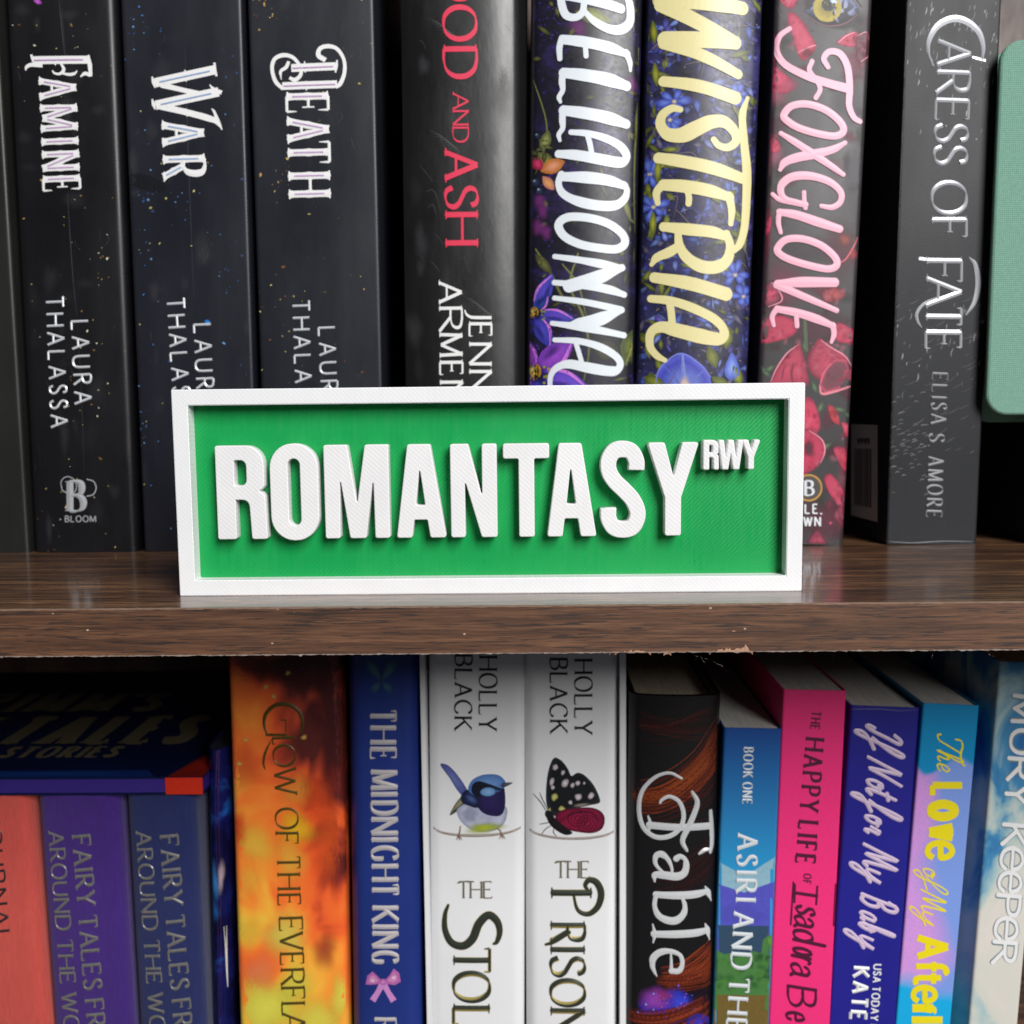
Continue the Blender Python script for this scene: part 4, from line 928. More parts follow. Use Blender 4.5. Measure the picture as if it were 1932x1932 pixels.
flower(z4([(630, 300), (680, 250), (750, 220), (780, 235), (800, 300), (740, 330), (680, 320)]), C(200, 56, 90), RM, z4([(640, 300), (700, 250), (760, 225)]))
flower(z4([(770, 260), (830, 225), (865, 240), (870, 330), (850, 420), (790, 440), (770, 380)]), RD, C(96, 40, 60), z4([(780, 250), (840, 225), (868, 300), (860, 380), (800, 430)]))
for q_ in ([(170, 260), (210, 230), (205, 420), (165, 450)], [(165, 480), (215, 470), (320, 560), (310, 640), (170, 630)], [(180, 1560-60), (120, 1560), (125, 1640), (170, 1600)], [(180, 960), (230, 980), (240, 1040), (190, 1060)]): flower(z4(q_), RS, RM, None, 6)
a.soft(*z4([(300, 590)])[0], 26, 18, C(190, 90, 120), .5); a.soft(*z4([(690, 1660)])[0], 16, 14, C(170, 90, 76), .7); a.soft(*z4([(750, 1760)])[0], 14, 12, C(190, 70, 80), .6)
a.line(z4([(780, 1640), (760, 1690), (700, 1790), (640, 1830)]), 3, C(210, 96, 110), .5)
flower(z6([(530, 150), (600, 110), (680, 130), (690, 180), (610, 220), (540, 210)]), C(186, 74, 78), C(130, 44, 58))
flower(z6([(100, 190), (150, 80), (210, 70), (250, 140), (240, 220), (160, 260)]), RS, C(80, 30, 50), z6([(180, 80), (240, 150), (250, 210), (160, 250)]))
flower(z6([(90, 420), (150, 330), (260, 310), (360, 360), (340, 440), (220, 490), (100, 500)]), C(184, 54, 82), RM)
flower(z6([(640, 360), (720, 390), (760, 430), (740, 500), (640, 490), (620, 430)]), C(190, 60, 84), RM)
for q_, an in (((410, 470), 1.5), ((110, 660), .9), ((600, 950), .2), ((680, 980), .5), ((600, 1190), 2.6), ((540, 900), 2.0), ((130, 700), -.5), ((460, 760), 1.2)): a.petal(1405.6+q_[0]*.2725, 511+q_[1]*.2725, 28, 11, an, C(92, 124, 84), C(48, 66, 50))
a.line(z6([(410, 300), (415, 420), (425, 560)]), 7, C(70, 92, 62), .4)
flower(z6([(370, 500), (320, 550), (240, 640), (180, 760), (170, 800), (420, 800), (425, 680), (400, 570)]), C(196, 60, 92), C(166, 46, 76), z6([(370, 510), (290, 570), (220, 670), (175, 770)]), 26)
a.line(z6([(330, 640), (320, 720), (330, 780)]), 4, RD, .6); a.line(z6([(270, 660), (250, 760)]), 3, RD, .6)
flower(z6([(515, 465), (470, 520), (430, 600), (440, 690), (500, 750), (620, 780), (740, 720), (745, 660), (690, 580), (600, 530)]), C(186, 58, 88), C(160, 44, 74), z6([(520, 480), (600, 535), (690, 590), (745, 670)]), 26)
a.fan(z6([(540, 720), (570, 650), (640, 610), (700, 620), (740, 680), (745, 760), (650, 815), (550, 845), (510, 800)]), C(92, 46, 60), C(120, 52, 70), C(196, 70, 100)); a.line(z6([(515, 790), (530, 850), (620, 835), (760, 790)]), 5, C(224, 130, 146), .4); a.line(z6([(515, 800), (540, 710), (600, 640)]), 3, C(214, 90, 116), .4)
for i in range(70): a.blob(*z6([(a.r.gauss(640, 46), a.r.gauss(720, 40))])[0], 1.0, 1.0, 0, C(150, 80, 96), C(120, 60, 78), True, 6)
for i in range(40): a.blob(*z6([(a.r.gauss(560, 60), a.r.gauss(570, 40))])[0], 1.2, 1.2, 0, C(214, 90, 110), C(190, 70, 90), True, 6)
flower(z6([(380, 900), (450, 880), (500, 960), (520, 1080), (470, 1140), (380, 1130)]), C(214, 50, 92), RM); flower(z6([(570, 930), (620, 950), (655, 1040), (640, 1070), (590, 1020)]), C(206, 56, 72), C(170, 46, 60)); flower(z6([(665, 1050), (720, 1070), (730, 1150), (700, 1140)]), C(206, 60, 86), RM, None, 5)
flower(z6([(380, 1120), (450, 1100), (530, 1170), (550, 1260), (500, 1350), (430, 1400), (370, 1400)]), C(200, 44, 88), RM, z6([(440, 1105), (530, 1170), (550, 1250), (520, 1330)])); a.soft(*z6([(440, 1230)])[0], 14, 18, C(84, 34, 50), .9)
flower(z6([(610, 1230), (680, 1225), (715, 1300), (700, 1390), (650, 1330)]), C(196, 66, 88), RM); flower(z6([(545, 1430), (600, 1410), (690, 1540), (690, 1640), (640, 1620), (570, 1520)]), C(186, 66, 90), RM); flower(z6([(610, 1690), (690, 1590), (690, 1780), (640, 1740)]), C(150, 56, 80), RD)
flower(z6([(440, 1850), (500, 1790), (560, 1870), (560, 1890), (440, 1890)]), C(176, 64, 90), RD, None, 8); a.blob(*z6([(590, 1745)])[0], 3, 3, 0, C(214, 90, 120), RM)
# the eye
a.blob(1572, 22, 62, 34, .35, C(60, 56, 58, .9), C(48, 44, 46, .4)); a.fan([(1516, 22), (1535, 2), (1565, -14), (1600, -10), (1622, 14), (1612, 30), (1580, 44), (1548, 42)], C(170, 176, 205), C(120, 130, 170), C(60, 56, 66))
a.blob(1560, 16, 27, 27, 0, C(120, 110, 40), C(178, 160, 66), False, 20); a.blob(1562, 10, 13, 13, 0, C(16, 16, 18), C(40, 44, 48), False, 14); a.blob(1572, 4, 7, 4, .3, C(235, 242, 250), C(180, 200, 225), False, 9)
a.line([(1518, 20), (1536, -4), (1570, -20), (1604, -12), (1626, 14)], 5, C(28, 24, 26)); a.line([(1526, 38), (1556, 50), (1592, 46), (1620, 26)], 2.2, C(130, 80, 96))
a.build('cover_artwork', PRINT_M, bk.e)
p = Pen(bk, .00024); xb = lambda y: 1474-.052*y; BR3 = dict(BR, wt=.135, thin=.085, slant=.16, nib=-14, ridge=.0002)
p.px([(1489, 55), (1470, 70), (1465, 96), (1480, 122), (1519, 144), (1560, 158), (1598, 168)], lambda t, a_: 9+8*t); p.px([(1561, 128), (1553, 112), (1564, 99), (1584, 103), (1598, 128), (1602, 168), (1601, 200), (1610, 222), (1622, 230)], lambda t, a_: 9+4*math.sin(3.1*t)); p.px([(1531, 117), (1526, 134), (1540, 154), (1546, 170), (1538, 186)], 9)
p.zs(1405.6, 0, .2725, [([(266, 800), (320, 738), (430, 726), (560, 770), (656, 850), (676, 912), (620, 946), (500, 930), (370, 890), (292, 842)], 46, 1, True),
  ([(246, 926), (350, 992), (480, 1078), (600, 1158), (676, 1212)], (30, 44, 50, 40, 30), 1), ([(690, 992), (600, 1040), (470, 1072), (350, 1096), (272, 1128), (240, 1178)], (28, 48, 60, 58, 50, 26), 1),
  ([(524, 1430), (600, 1438), (656, 1400), (658, 1332), (580, 1262), (450, 1222), (330, 1226), (258, 1272), (244, 1330), (276, 1380), (352, 1402)], (28, 36, 38, 42, 48, 54, 52, 44, 38, 34), 1), ([(188, 1346), (240, 1386), (330, 1402), (414, 1420)], (26, 30, 40, 40), 1), ([(404, 1334), (406, 1400), (414, 1444)], 28, 1),
  ([(236, 1470), (350, 1490), (500, 1540), (650, 1588)], (44, 56, 60, 50), 1), ([(236, 1466), (228, 1540), (244, 1612)], (34, 32, 26), 1),
  ([(222, 1722), (280, 1662), (390, 1656), (520, 1700), (616, 1780), (630, 1838), (570, 1864), (440, 1840), (310, 1800), (240, 1762)], 46, 1, True)], .00005, True, 1.08)
p.zs(1405.6, 511, .2725, [([(616, 82), (400, 80), (222, 88)], (60, 68, 44), 1), ([(218, 98), (400, 178), (630, 276)], (50, 46, 34), 1), ([(222, 266), (350, 290), (480, 330), (606, 382)], (44, 52, 56, 40), 1), ([(220, 260), (186, 316), (196, 380)], (36, 32, 24), 1), ([(350, 300), (356, 384)], 30, 1), ([(604, 376), (612, 440), (594, 496)], (38, 34, 22), 1)], .00005, True, 1.08)
p.build('title_lettering', ink('pink_print', C(238, 176, 196), .4), bk.e)
a = Art(bk, 3, .00020); a.blob(1525, 920, 24, 24, 0, C(60, 58, 60), C(70, 66, 66), False, 24)
for rads, cc in ((24, C(190, 142, 60)), (18, C(90, 70, 50))):
    a.line([(1525+rads*math.cos(t*.3), 920+rads*math.sin(t*.3)) for t in range(22)], 3.4 if rads > 20 else 1.5, cc, 0)
mk = a.build('publisher_ring', PRINT_M, bk.e)
p = Pen(bk, .00026); p.text('B', (1516, 934), (1536, 934), 27, dict(SER, wt=.2, thin=.08)); p.text('LITTLE,', (1462, 968), (1550, 968), 17, dict(wt=.2, thin=.17, nib=0), gap=.2); p.text('BROWN', (1468, 992), (1548, 992), 17, dict(wt=.2, thin=.17, nib=0), gap=.2)
p.build('publisher_mark', EMB, bk.e)

# 8: dark grey paperback at the right end
bk = Spine(((1711, 0), (1671, 1026)), ((1889, 0), (1843, 1027)), YU, 0, .212, 'paperback_book', 'scuffed dark grey paperback with silver classical capitals, rightmost spine of the upper row', 'book', edge=.0006)
bk.cover(cover_black('scuffed_grey_cover', C(30, 32, 37), .48, .06, .3, .2), PAGES)
a = Art(bk, 24)
for i in range(110):
    y = abs(a.r.gauss(0, 110)) if i < 75 else a.r.uniform(560, 780); x = a.r.uniform(1716, 1884)-.04*y; L = a.r.uniform(3, 16)
    g = a.r.randint(105, 200); a.line([(x, y), (x-L*.12+a.r.uniform(-2, 2), y+L*.5), (x-L*.2, y+L)], a.r.uniform(.6, 1.7), C(g, g, g, .8), .6)
for i in range(60):
    y = a.r.gauss(840, 46); x = a.r.uniform(1678, 1745); g = a.r.randint(95, 150); a.line([(x, y), (x+4, y-3), (x+9, y-2)], 1.4, C(g, g, g+2, .7))
for i in range(60):
    y = a.r.uniform(540, 860); x = a.r.uniform(1690, 1850)-.04*y+20; g = a.r.randint(88, 130); L = a.r.uniform(6, 34); a.line([(x, y), (x+L*.5, y-L*.15), (x+L, y-L*.5)], a.r.uniform(.7, 1.6), C(g, g, g+2, .5))
for i in range(50): y = 4+i*20.4; a.line([(1713-.0395*y, y), (1712.5-.0395*(y+21), y+21)], a.r.uniform(.6, 1.8), C(118, 118, 120, .7), .1)
a.line([(1672, 1021), (1720, 1024), (1780, 1021), (1842, 1022)], 1.6, C(150, 152, 155, .8)); a.build('cover_scuffs', PRINT_M, bk.e)
p = Pen(bk); SV = dict(wt=.14, thin=.05, nib=16, serif=(.07, .035), tick=.14, ridge=.00022)
p.px([(1853, 112), (1855, 88), (1846, 60), (1822, 40), (1795, 36), (1768, 50), (1753, 76), (1752, 100), (1760, 124)], lambda t, a_: 4+9*math.sin(math.pi*min(1, t*1.1)), ridge=.0002); p.px([(1836, 108), (1858, 114)], 4, False)
p.boxes([('A', 72, 126), ('R', 131, 179), ('E', 184, 230), ('S', 230, 270), ('S', 271, 312)], lambda y: 1770-.036*(y-72), lambda y: 62, SV)
p.boxes([('O', 340, 407), ('F', 410, 451)], lambda y: 1758, lambda y: 65, SV)
p.boxes([('F', 487, 535), ('A', 520, 580), ('T', 577, 617), ('E', 622, 662)], lambda y: 1748-.01*(y-490), lambda y: 66, SV)
p.px([(1828, 486), (1840, 500), (1845, 535), (1838, 570), (1822, 594)], lambda t, a_: 3+7*math.sin(math.pi*t), ridge=.0002); p.px([(1772, 560), (1745, 572), (1730, 590), (1731, 606), (1738, 618)], 6, taper=.6, ridge=.0002); p.px([(1736, 488), (1756, 490)], 6, False)
p.build('title_lettering', ink('silver_foil', C(196, 198, 204), .32, .35), bk.e)
p = Pen(bk); SV2 = dict(wt=.15, thin=.07, nib=14, serif=(.06, .04), tick=.12, ridge=.0003)
p.text('ELISA', (1759, 702), (1755, 801), 29, SV2, gap=.24); p.text('S.', (1753, 816), (1751, 843), 29, SV2); p.text('AMORE', (1751, 860), (1747, 977), 29, SV2, gap=.24)
p.build('author_lettering', ink('dull_silver_foil', C(168, 169, 173), .35, .1), bk.e)
sf = SideFace(bk)
q = MB(); cs = [sf.loc(x, y, .00006) for x, y in ((1656, 802), (1656, 985), (1606, 972), (1606, 800))]
q.f.append([q.add(c) for c in cs]); lab = q.build('barcode_label', ink('barcode_label_white', C(205, 190, 194), .5), bk.e)
q = MB(); r_ = random.Random(8); x = 1612.0
while x < 1645:
    w_ = r_.choice((1.0, 1.4, 2.2)); y0, y1 = 846+(x-1612)*.02, 952+(x-1612)*.2
    q.f.append([q.add(sf.loc(a_, b_, .00012)) for a_, b_ in ((x, y0), (x, y1), (x+w_, y1), (x+w_, y0))]); x += w_+r_.choice((1.0, 1.8))
BLK = ink('black_print', C(14, 14, 15), .5)
q.build('barcode', BLK, lab)
p = Pen(sf, .00012); p.text('9999', (1618, 839), (1641, 839), 12, dict(wt=.16, thin=.12, nib=0)); p.build('barcode_digits', BLK, lab)
p = Pen(sf, .00006); DIM = ink('dim_back_text', C(70, 60, 64), .5)
for (s_, x, y, L) in (('here', 1592, 200, 30), ('and', 1594, 306, 25), ('seeds', 1582, 424, 40), ('live', 1574, 472, 28), ('life', 1572, 548, 26), ('that', 1566, 614, 40)):
    s_ = ''.join(c for c in s_ if c in G); p.text(s_, (x+16, y), (x+16+L, y-8), 13, dict(wt=.13, thin=.1, nib=0))
p.build('back_cover_text', DIM, bk.e)

# 9: pale green cloth notebook standing face out, with the black box that props it up
k = NT('sage_cloth', .85, .2)
w1 = k.wave(k.scaled(1, 1, 1), 1/.0006*math.pi*2/20, 1.5, 30, 'Z'); w2 = k.wave(k.scaled(1, 1, 1), 1/.0006*math.pi*2/20, 1.5, 30, 'X'); nz = k.noise(k.co, 900, 3, .7)
hh = k.math('ADD', k.math('MULTIPLY', w1, w2), k.math('MULTIPLY', nz, .6))
k.base(k.ramp(hh, [(.15, C(92, 136, 122)), (.9, C(140, 180, 162))])); k.bump(hh, .5, .0003); SAGE = k.m
YN = .0745; P0, P1 = at(1860, 783, YN), at(1893, 74, YN)
nb = empty('cloth_notebook', (P0.x, YN, P0.z), 'sage green cloth covered notebook with rounded corners propped face out at the right edge', 'notebook', math.radians(.4))
def slab(name, mat, y0, y1, inset, zlo=0):
    W_, H_ = .095, P1.z-P0.z
    poly = fillet([(inset, inset+zlo), (inset, H_-inset), (W_-inset, H_-inset), (W_-inset, inset+zlo)], .0065)
    q = MB(); f = [q.add((x, y0, z)) for x, z in poly]; b = [q.add((x, y1, z)) for x, z in poly]; n = len(poly)
    q.f.append(f); q.f.append(b[::-1])
    for i in range(n): q.f.append([f[i], b[i], b[(i+1) % n], f[(i+1) % n]])
    o = q.build(name, mat, nb, smooth=40)
    bv = o.modifiers.new('b', 'BEVEL'); bv.width = .0007; bv.segments = 2; bv.limit_method = 'ANGLE'
slab('cover', SAGE, 0, .0024, 0); slab('pages', PAGES, .0025, .0108, .003); slab('back_cover', SAGE, .0109, .0133, 0, -.0024)
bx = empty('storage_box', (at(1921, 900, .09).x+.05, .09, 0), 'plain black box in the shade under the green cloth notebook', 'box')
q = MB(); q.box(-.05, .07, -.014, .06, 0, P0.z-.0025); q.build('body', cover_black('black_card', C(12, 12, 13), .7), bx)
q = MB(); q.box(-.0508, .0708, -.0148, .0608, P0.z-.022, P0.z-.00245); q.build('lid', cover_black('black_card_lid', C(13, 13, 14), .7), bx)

# ------------------------------------------------------------------ lower row of books
YLW = 0.060; ZF = -0.235
def cloth_mat(name, lo, hi):
    k = NT(name, .82, .25)
    w1 = k.wave(k.scaled(1, 1, 1), 1/.00042*math.pi*2/20, 3, 60, 'Z'); w2 = k.wave(k.scaled(1, 1, 1), 1/.00042*math.pi*2/20, 3, 60, 'X')
    nz = k.noise(k.scaled(1, 1, .15), 1400, 3, .8); n2 = k.noise(k.co, 60, 4, .6)
    h_ = k.math('ADD', k.math('MULTIPLY', w1, w2), nz)
    cc = k.mix(k.rng(h_, .3, 1.1), lo, hi); cc = k.mix(k.rng(n2, .3, .7, 0, .3), cc, lo)
    k.base(cc); k.bump(h_, .5, .00018); k.b.inputs['Sheen Weight'].default_value = .15; return k.m
STAMP = ink('tarnished_silver_stamping', C(160, 158, 156), .3, .45, .6)
CL = dict(wt=.19, thin=.09, nib=14, serif=(.07, .06), tick=.15, ridge=.0002)

bk = Spine(((-120, 1497), (-75, 1932)), ((57, 1497), (91, 1932)), YLW, ZF, at(30, 1497, YLW).z, 'cloth_hardback_book', 'salmon pink cloth bound book standing at the left edge of the lower row', 'book', kind='hard', th=.002, bulge=.0012, edge=.004)
bk.cover(cloth_mat('salmon_cloth', C(180, 62, 56), C(216, 94, 82)), PAGES)
p = Pen(bk); p.text('JOURNAL', (-24, 1538), (-4, 1776), 27, dict(wt=.18, thin=.11, nib=10, serif=(.05, .05), ridge=.0002), gap=.2); p.build('title_lettering', ink('dark_stamping', C(52, 48, 52), .3, .3), bk.e)
bk = Spine(((65, 1497), (97, 1932)), ((225, 1500), (251, 1932)), YLW, ZF, at(145, 1497, YLW).z, 'cloth_hardback_book', 'purple cloth bound book with two lines of tarnished silver stamped capitals', 'book', kind='hard', th=.002, bulge=.0012, edge=.004)
bk.cover(cloth_mat('purple_cloth', C(46, 20, 96), C(76, 40, 138)), PAGES)
p = Pen(bk); p.text('FAIRY TALES FROM', (139, 1573), (174, 2010), 33, CL, gap=.1); p.text('AROUND THE WORLD', (93, 1566), (131, 2030), 29, CL, gap=.1); p.build('title_lettering', STAMP, bk.e)
bk = Spine(((232, 1500), (262, 1932)), ((370, 1500), (386, 1932)), YLW, ZF, at(300, 1498, YLW).z, 'cloth_hardback_book', 'navy blue cloth bound book with two lines of tarnished silver stamped capitals', 'book', kind='hard', th=.002, bulge=.0012, edge=.0035)
bk.cover(cloth_mat('navy_cloth', C(18, 28, 74), C(36, 48, 106)), PAGES)
p = Pen(bk); p.text('FAIRY TALES FROM', (304, 1573), (336, 2010), 33, CL, gap=.1); p.text('AROUND THE WORLD', (258, 1566), (292, 2030), 29, CL, gap=.1); p.build('title_lettering', STAMP, bk.e)

# glossy dark blue paperback squeezed beside the cloth books
bk = Spine(((389, 1470), (398, 1932)), ((428, 1390), (441, 1932)), YLW+.004, ZF, at(410, 1420, YLW).z, 'paperback_book', 'glossy dark blue paperback with a nebula pattern, squeezed between navy cloth and flame orange', 'book', edge=.004, bulge=.0015)
k = NT('nebula_cover', .2, .5); n1 = k.noise(k.co, 55, 5, .6, .5)
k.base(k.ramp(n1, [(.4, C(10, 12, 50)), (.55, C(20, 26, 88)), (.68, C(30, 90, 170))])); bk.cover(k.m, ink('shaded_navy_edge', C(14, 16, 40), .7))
a = Art(bk, 31); a.soft(405, 1660, 14, 44, C(70, 150, 222), .9); a.soft(404, 1714, 13, 30, C(50, 120, 200), .8); a.soft(402, 1905, 10, 30, C(40, 100, 190), .7)
a.line([(414, 1400), (412, 1520), (416, 1700), (418, 1932)], 6, C(90, 40, 66), .3); a.soft(419, 1650, 7, 36, C(180, 156, 166), .9)
a.line([(427, 1746), (429, 1780), (431, 1830), (433, 1862)], 7, C(226, 220, 208), .05); a.build('cover_artwork', PRINT, bk.e)

# paperback lying flat on the three cloth books
Zc = at(200, 1497, YLW).z; Zt = at(200, 1467, YLW-.002).z; XR = at(383, 1480, YLW-.002).x
fb = empty('paperback_book', (XR-.09, YLW-.002, Zc+.0003), 'dark blue and violet paperback lying flat across the cloth books, orange red at one corner', 'book')
class Flat:
    def loc(s, px, py, eps=0.0):      # flat cover in tenths of a millimetre, x from the right end, y into the shelf
        return (.09 - px*1e-4, -py*1e-4, Zt-Zc-.0003+eps)
T_ = Zt-Zc-.0003
k = NT('flat_book_cover', .3, .5); n1 = k.noise(k.co, 30, 4); k.base(k.mix(n1, C(8, 13, 44), C(11, 27, 68))); FBC = k.m
q = MB(); q.box(-.09, .09, 0, .128, T_-.0005, T_); q.box(-.09, .09, 0, .128, 0, .0005); q.build('cover', FBC, fb)
VIO = ink('violet_page_edge', C(52, 32, 122), .5, 0, .2); ORG = ink('orange_red_cover_corner', C(206, 46, 20), .4, 0, .25)
xo = at(312, 1480, YLW-.002).x - fb.location.x
q = MB(); q.box(-.0895, .0898, .0003, .127, .0006, T_-.0006); q.build('pages', VIO, fb)
q = MB(); q.box(xo+.0001, .0899, -.0003, .0002, .0002, T_-.0001)
q.build('cover_corner', ORG, fb)
a = Art(Flat(), 32, .00012)
a.fan([(-1, -1), (110, -1), (60, -190), (-1, -320)], C(160, 34, 20), C(120, 28, 20)); a.fan([(150, -1), (800, -1), (760, -60), (190, -60)], C(20, 60, 130), C(16, 44, 110)); a.build('cover_artwork', PRINT, fb)
def fx(px, py): P = atz(px, py, Zt); return ((fb.location.x+.09-P.x)*1e4, -(P.y-fb.location.y)*1e4)
TAN = ink('tan_print', C(92, 84, 64), .55)
p = Pen(Flat(), .0003)
FS = dict(wt=.2, thin=.1, nib=10, serif=(.05, .05), tick=.14)
for s_, x0, x1, y0, y1 in (("GRIMM'S", -150, 290, 1345, 1311), ('FAIRY TALES', -420, 352, 1407, 1356), ('STORIES', -8, 215, 1431, 1411)):
    A_, B_, U_ = fx(x0, y0), fx(x1, y0), fx((x0+x1)/2, y1)
    h_ = abs(U_[1]-A_[1])
    # mirrored x axis: draw in local frame with d pointing to the book's right
    L_ = A_[0]-B_[0]
    pen2 = Pen(type('F2', (), {'loc': lambda s, X, Y, eps=0.0, A=A_: ((.09-(A[0]-X)*1e-4), -(A[1]+Y)*1e-4, T_+eps)})(), .0003)
    pen2.text(s_, (0, 0), (L_, 0), h_, FS); p.mb.f += [[i+len(p.mb.v) for i in f_] for f_ in pen2.mb.f]; p.mb.v += pen2.mb.v; p.mb.c += pen2.mb.c
p.build('title_lettering', TAN, fb)

# flame coloured book
bk = Spine(((427, 1240), (453, 1932)), ((645, 1240), (655, 1932)), YLW, ZF, -.0185, 'paperback_book', 'orange and yellow flame patterned paperback with olive gold capitals, in the lower row', 'book', edge=.0022, bulge=.0012)
zt_, zb_ = bk.st(540, 1245)[1], bk.st(540, 1932)[1]
k = NT('flame_cover', .36, .5); xyz = k.xyz()
n1 = k.noise(k.scaled(1, 1, .8), 46, 3, .45, .7); n2 = k.noise(k.scaled(1.2, 1, .9, off=(.3, 0, .7)), 30, 3, .45, .5)
v = k.rng(xyz[2], zt_, zb_); v = k.math('ADD', k.math('MULTIPLY', v, .52), k.math('MULTIPLY', k.rng(n1, .3, .7, -.22, .36), 1.0)); v = k.math('ADD', v, k.rng(xyz[0], -.017, .017, .10, -.10)); v = k.math('ADD', v, k.rng(n2, .3, .7, -.12, .14))
k.base(k.ramp(v, [(.0, C(90, 34, 30)), (.12, C(176, 64, 40)), (.22, C(236, 96, 44)), (.42, C(248, 128, 50)), (.62, C(246, 178, 62)), (.80, C(226, 206, 74)), (1.0, C(220, 222, 84))]))
bk.cover(k.m, PAGES)
a = Art(bk, 33)
DK = C(84, 30, 32); RD_ = C(150, 52, 46); YE = C(240, 196, 70); LY = C(226, 220, 84)
for x, y, rx, ry, c, al in ((590, 1262, 90, 44, DK, .9), (622, 1330, 44, 66, DK, .75), (632, 1420, 34, 70, DK, .7), (520, 1258, 110, 30, DK, .7), (640, 1470, 30, 50, RD_, .6), (614, 1790, 30, 44, RD_, .55), (632, 1640, 22, 60, RD_, .5), (624, 1550, 30, 40, C(220, 90, 44), .5), (450, 1560, 24, 40, C(210, 70, 36), .5), (600, 1500, 40, 60, C(232, 84, 36), .6), (620, 1600, 40, 90, C(236, 96, 40), .6)): a.soft(x, y, rx, ry, c, al)
for x, y, rx, ry, c, al in ((480, 1590, 60, 50, YE, .75), (560, 1560, 40, 46, C(240, 190, 40), .8), (550, 1620, 36, 60, YE, .6), (470, 1660, 40, 40, YE, .5), (560, 1490, 40, 40, C(236, 160, 60), .6), (500, 1900, 90, 80, LY, .95), (600, 1920, 70, 46, LY, .8), (540, 1760, 50, 60, C(226, 210, 90), .8), (470, 1760, 30, 40, YE, .6), (490, 1830, 50, 40, C(240, 150, 96), .5), (644, 1880, 30, 60, LY, .8), (560, 1850, 40, 50, LY, .7), (460, 1450, 40, 60, C(214, 100, 50), .5)): a.soft(x, y, rx, ry, c, al)
for x, y in ((503, 1294), (518, 1312), (465, 1395), (575, 1389), (452, 1440), (545, 1268)): a.soft(x, y, 7, 6, C(224, 180, 90), .9)
a.build('cover_artwork', PRINT_S, bk.e)
p = Pen(bk, .0001); GF = dict(wt=.125, thin=.045, nib=16, serif=(.06, .035), tick=.14, ridge=.00012)
p.px([(569, 1383), (573, 1362), (566, 1340), (546, 1327), (522, 1328), (504, 1344), (500, 1364), (506, 1384)], lambda t, a_: 3+5*math.sin(math.pi*t), ridge=.00018); p.px([(505, 1384), (541, 1384)], 5, False); p.px([(541, 1378), (541, 1356), (532, 1356)], 2.2, False)
p.boxes([('L', 1388, 1404), ('O', 1402, 1446), ('W', 1446, 1498)], lambda y: 516+.05*(y-1390), lambda y: 41, GF)
p.px([(514, 1393), (503, 1416), (499, 1436), (502, 1450)], 5, taper=.8)
p.boxes([('O', 1520, 1562), ('F', 1566, 1590)], lambda y: 522, lambda y: 42, GF)
p.boxes([('T', 1611, 1637), ('H', 1644, 1676), ('E', 1682, 1706)], lambda y: 525+.02*(y-1611), lambda y: 42, GF)
p.boxes([('E', 1726, 1754), ('V', 1754, 1790), ('E', 1793, 1818), ('R', 1823, 1856), ('F', 1857, 1882), ('L', 1886, 1910), ('A', 1905, 1946), ('M', 1950, 1992), ('E', 1998, 2022)], lambda y: 529+.03*(y-1726), lambda y: 43, GF)
p.build('title_lettering', ink('olive_gold_foil', C(84, 70, 24), .4, .15), bk.e)

# midnight blue book
bk = Spine(((654, 1240), (664, 1932)), ((793, 1240), (797, 1932)), YLW, ZF, -.019, 'hardback_book', 'midnight blue hardback with condensed silver capitals and a pink ribbon bow', 'book', kind='hard', th=.002, edge=.0045, bulge=.0014)
bk.cover(cover_black('midnight_blue_cover', C(36, 56, 132), .36, .05, .45, .05), PAGES)
a = Art(bk, 34); TE = C(74, 116, 140)
for sx in (-1, 1):
    a.petal(721, 1282, 46, 20, -math.pi/2+sx*.62, TE, C(44, 84, 116), .3); a.petal(721, 1282, 28, 15, math.pi/2-sx*.72, C(60, 102, 128), C(40, 78, 110), .3)
a.line([(721, 1266), (721, 1300)], 3, C(20, 36, 70))
P1_, P2_ = C(226, 160, 205), C(176, 96, 166)
for sx, dy in ((-1, 6), (1, 0)):
    a.fan([(724, 1848), (724+sx*12, 1836), (724+sx*20, 1823+dy), (724+sx*30, 1832+dy), (724+sx*33, 1848+dy), (724+sx*22, 1854), (724+sx*10, 1852)], P1_, P2_, C(196, 110, 180))
    a.blob(724+sx*20, 1840+dy, 8, 6, 0, C(245, 205, 232), C(222, 150, 204, .6)); a.line([(724+sx*2, 1852), (724+sx*9, 1866), (724+sx*20, 1884)], 10, C(206, 140, 205), -.2)
a.blob(724, 1848, 7, 6, 0, C(214, 140, 200), P2_, False); a.build('cover_artwork', PRINT, bk.e)
p = Pen(bk); CN = dict(wt=.185, thin=.06, nib=4, serif=(.04, .05), tick=.2, ridge=.0002)
p.boxes([('T', 1335, 1362), ('H', 1366, 1402), ('E', 1406, 1432)], lambda y: 700, lambda y: 48, CN)
p.boxes([('M', 1449, 1488), ('I', 1489, 1502), ('D', 1507, 1536), ('N', 1538, 1573), ('I', 1574, 1587), ('G', 1591, 1622), ('H', 1626, 1660), ('T', 1662, 1688)], lambda y: 701+.01*(y-1449), lambda y: 49, CN)
p.boxes([('K', 1704, 1738), ('I', 1738, 1750), ('N', 1752, 1785), ('G', 1788, 1815)], lambda y: 704, lambda y: 48, CN)
p.boxes([('R', 1914, 1946), ('A', 1948, 1984)], lambda y: 708, lambda y: 40, CN)
p.build('title_lettering', ink('silver_print', C(206, 200, 202), .34, .2), bk.e)

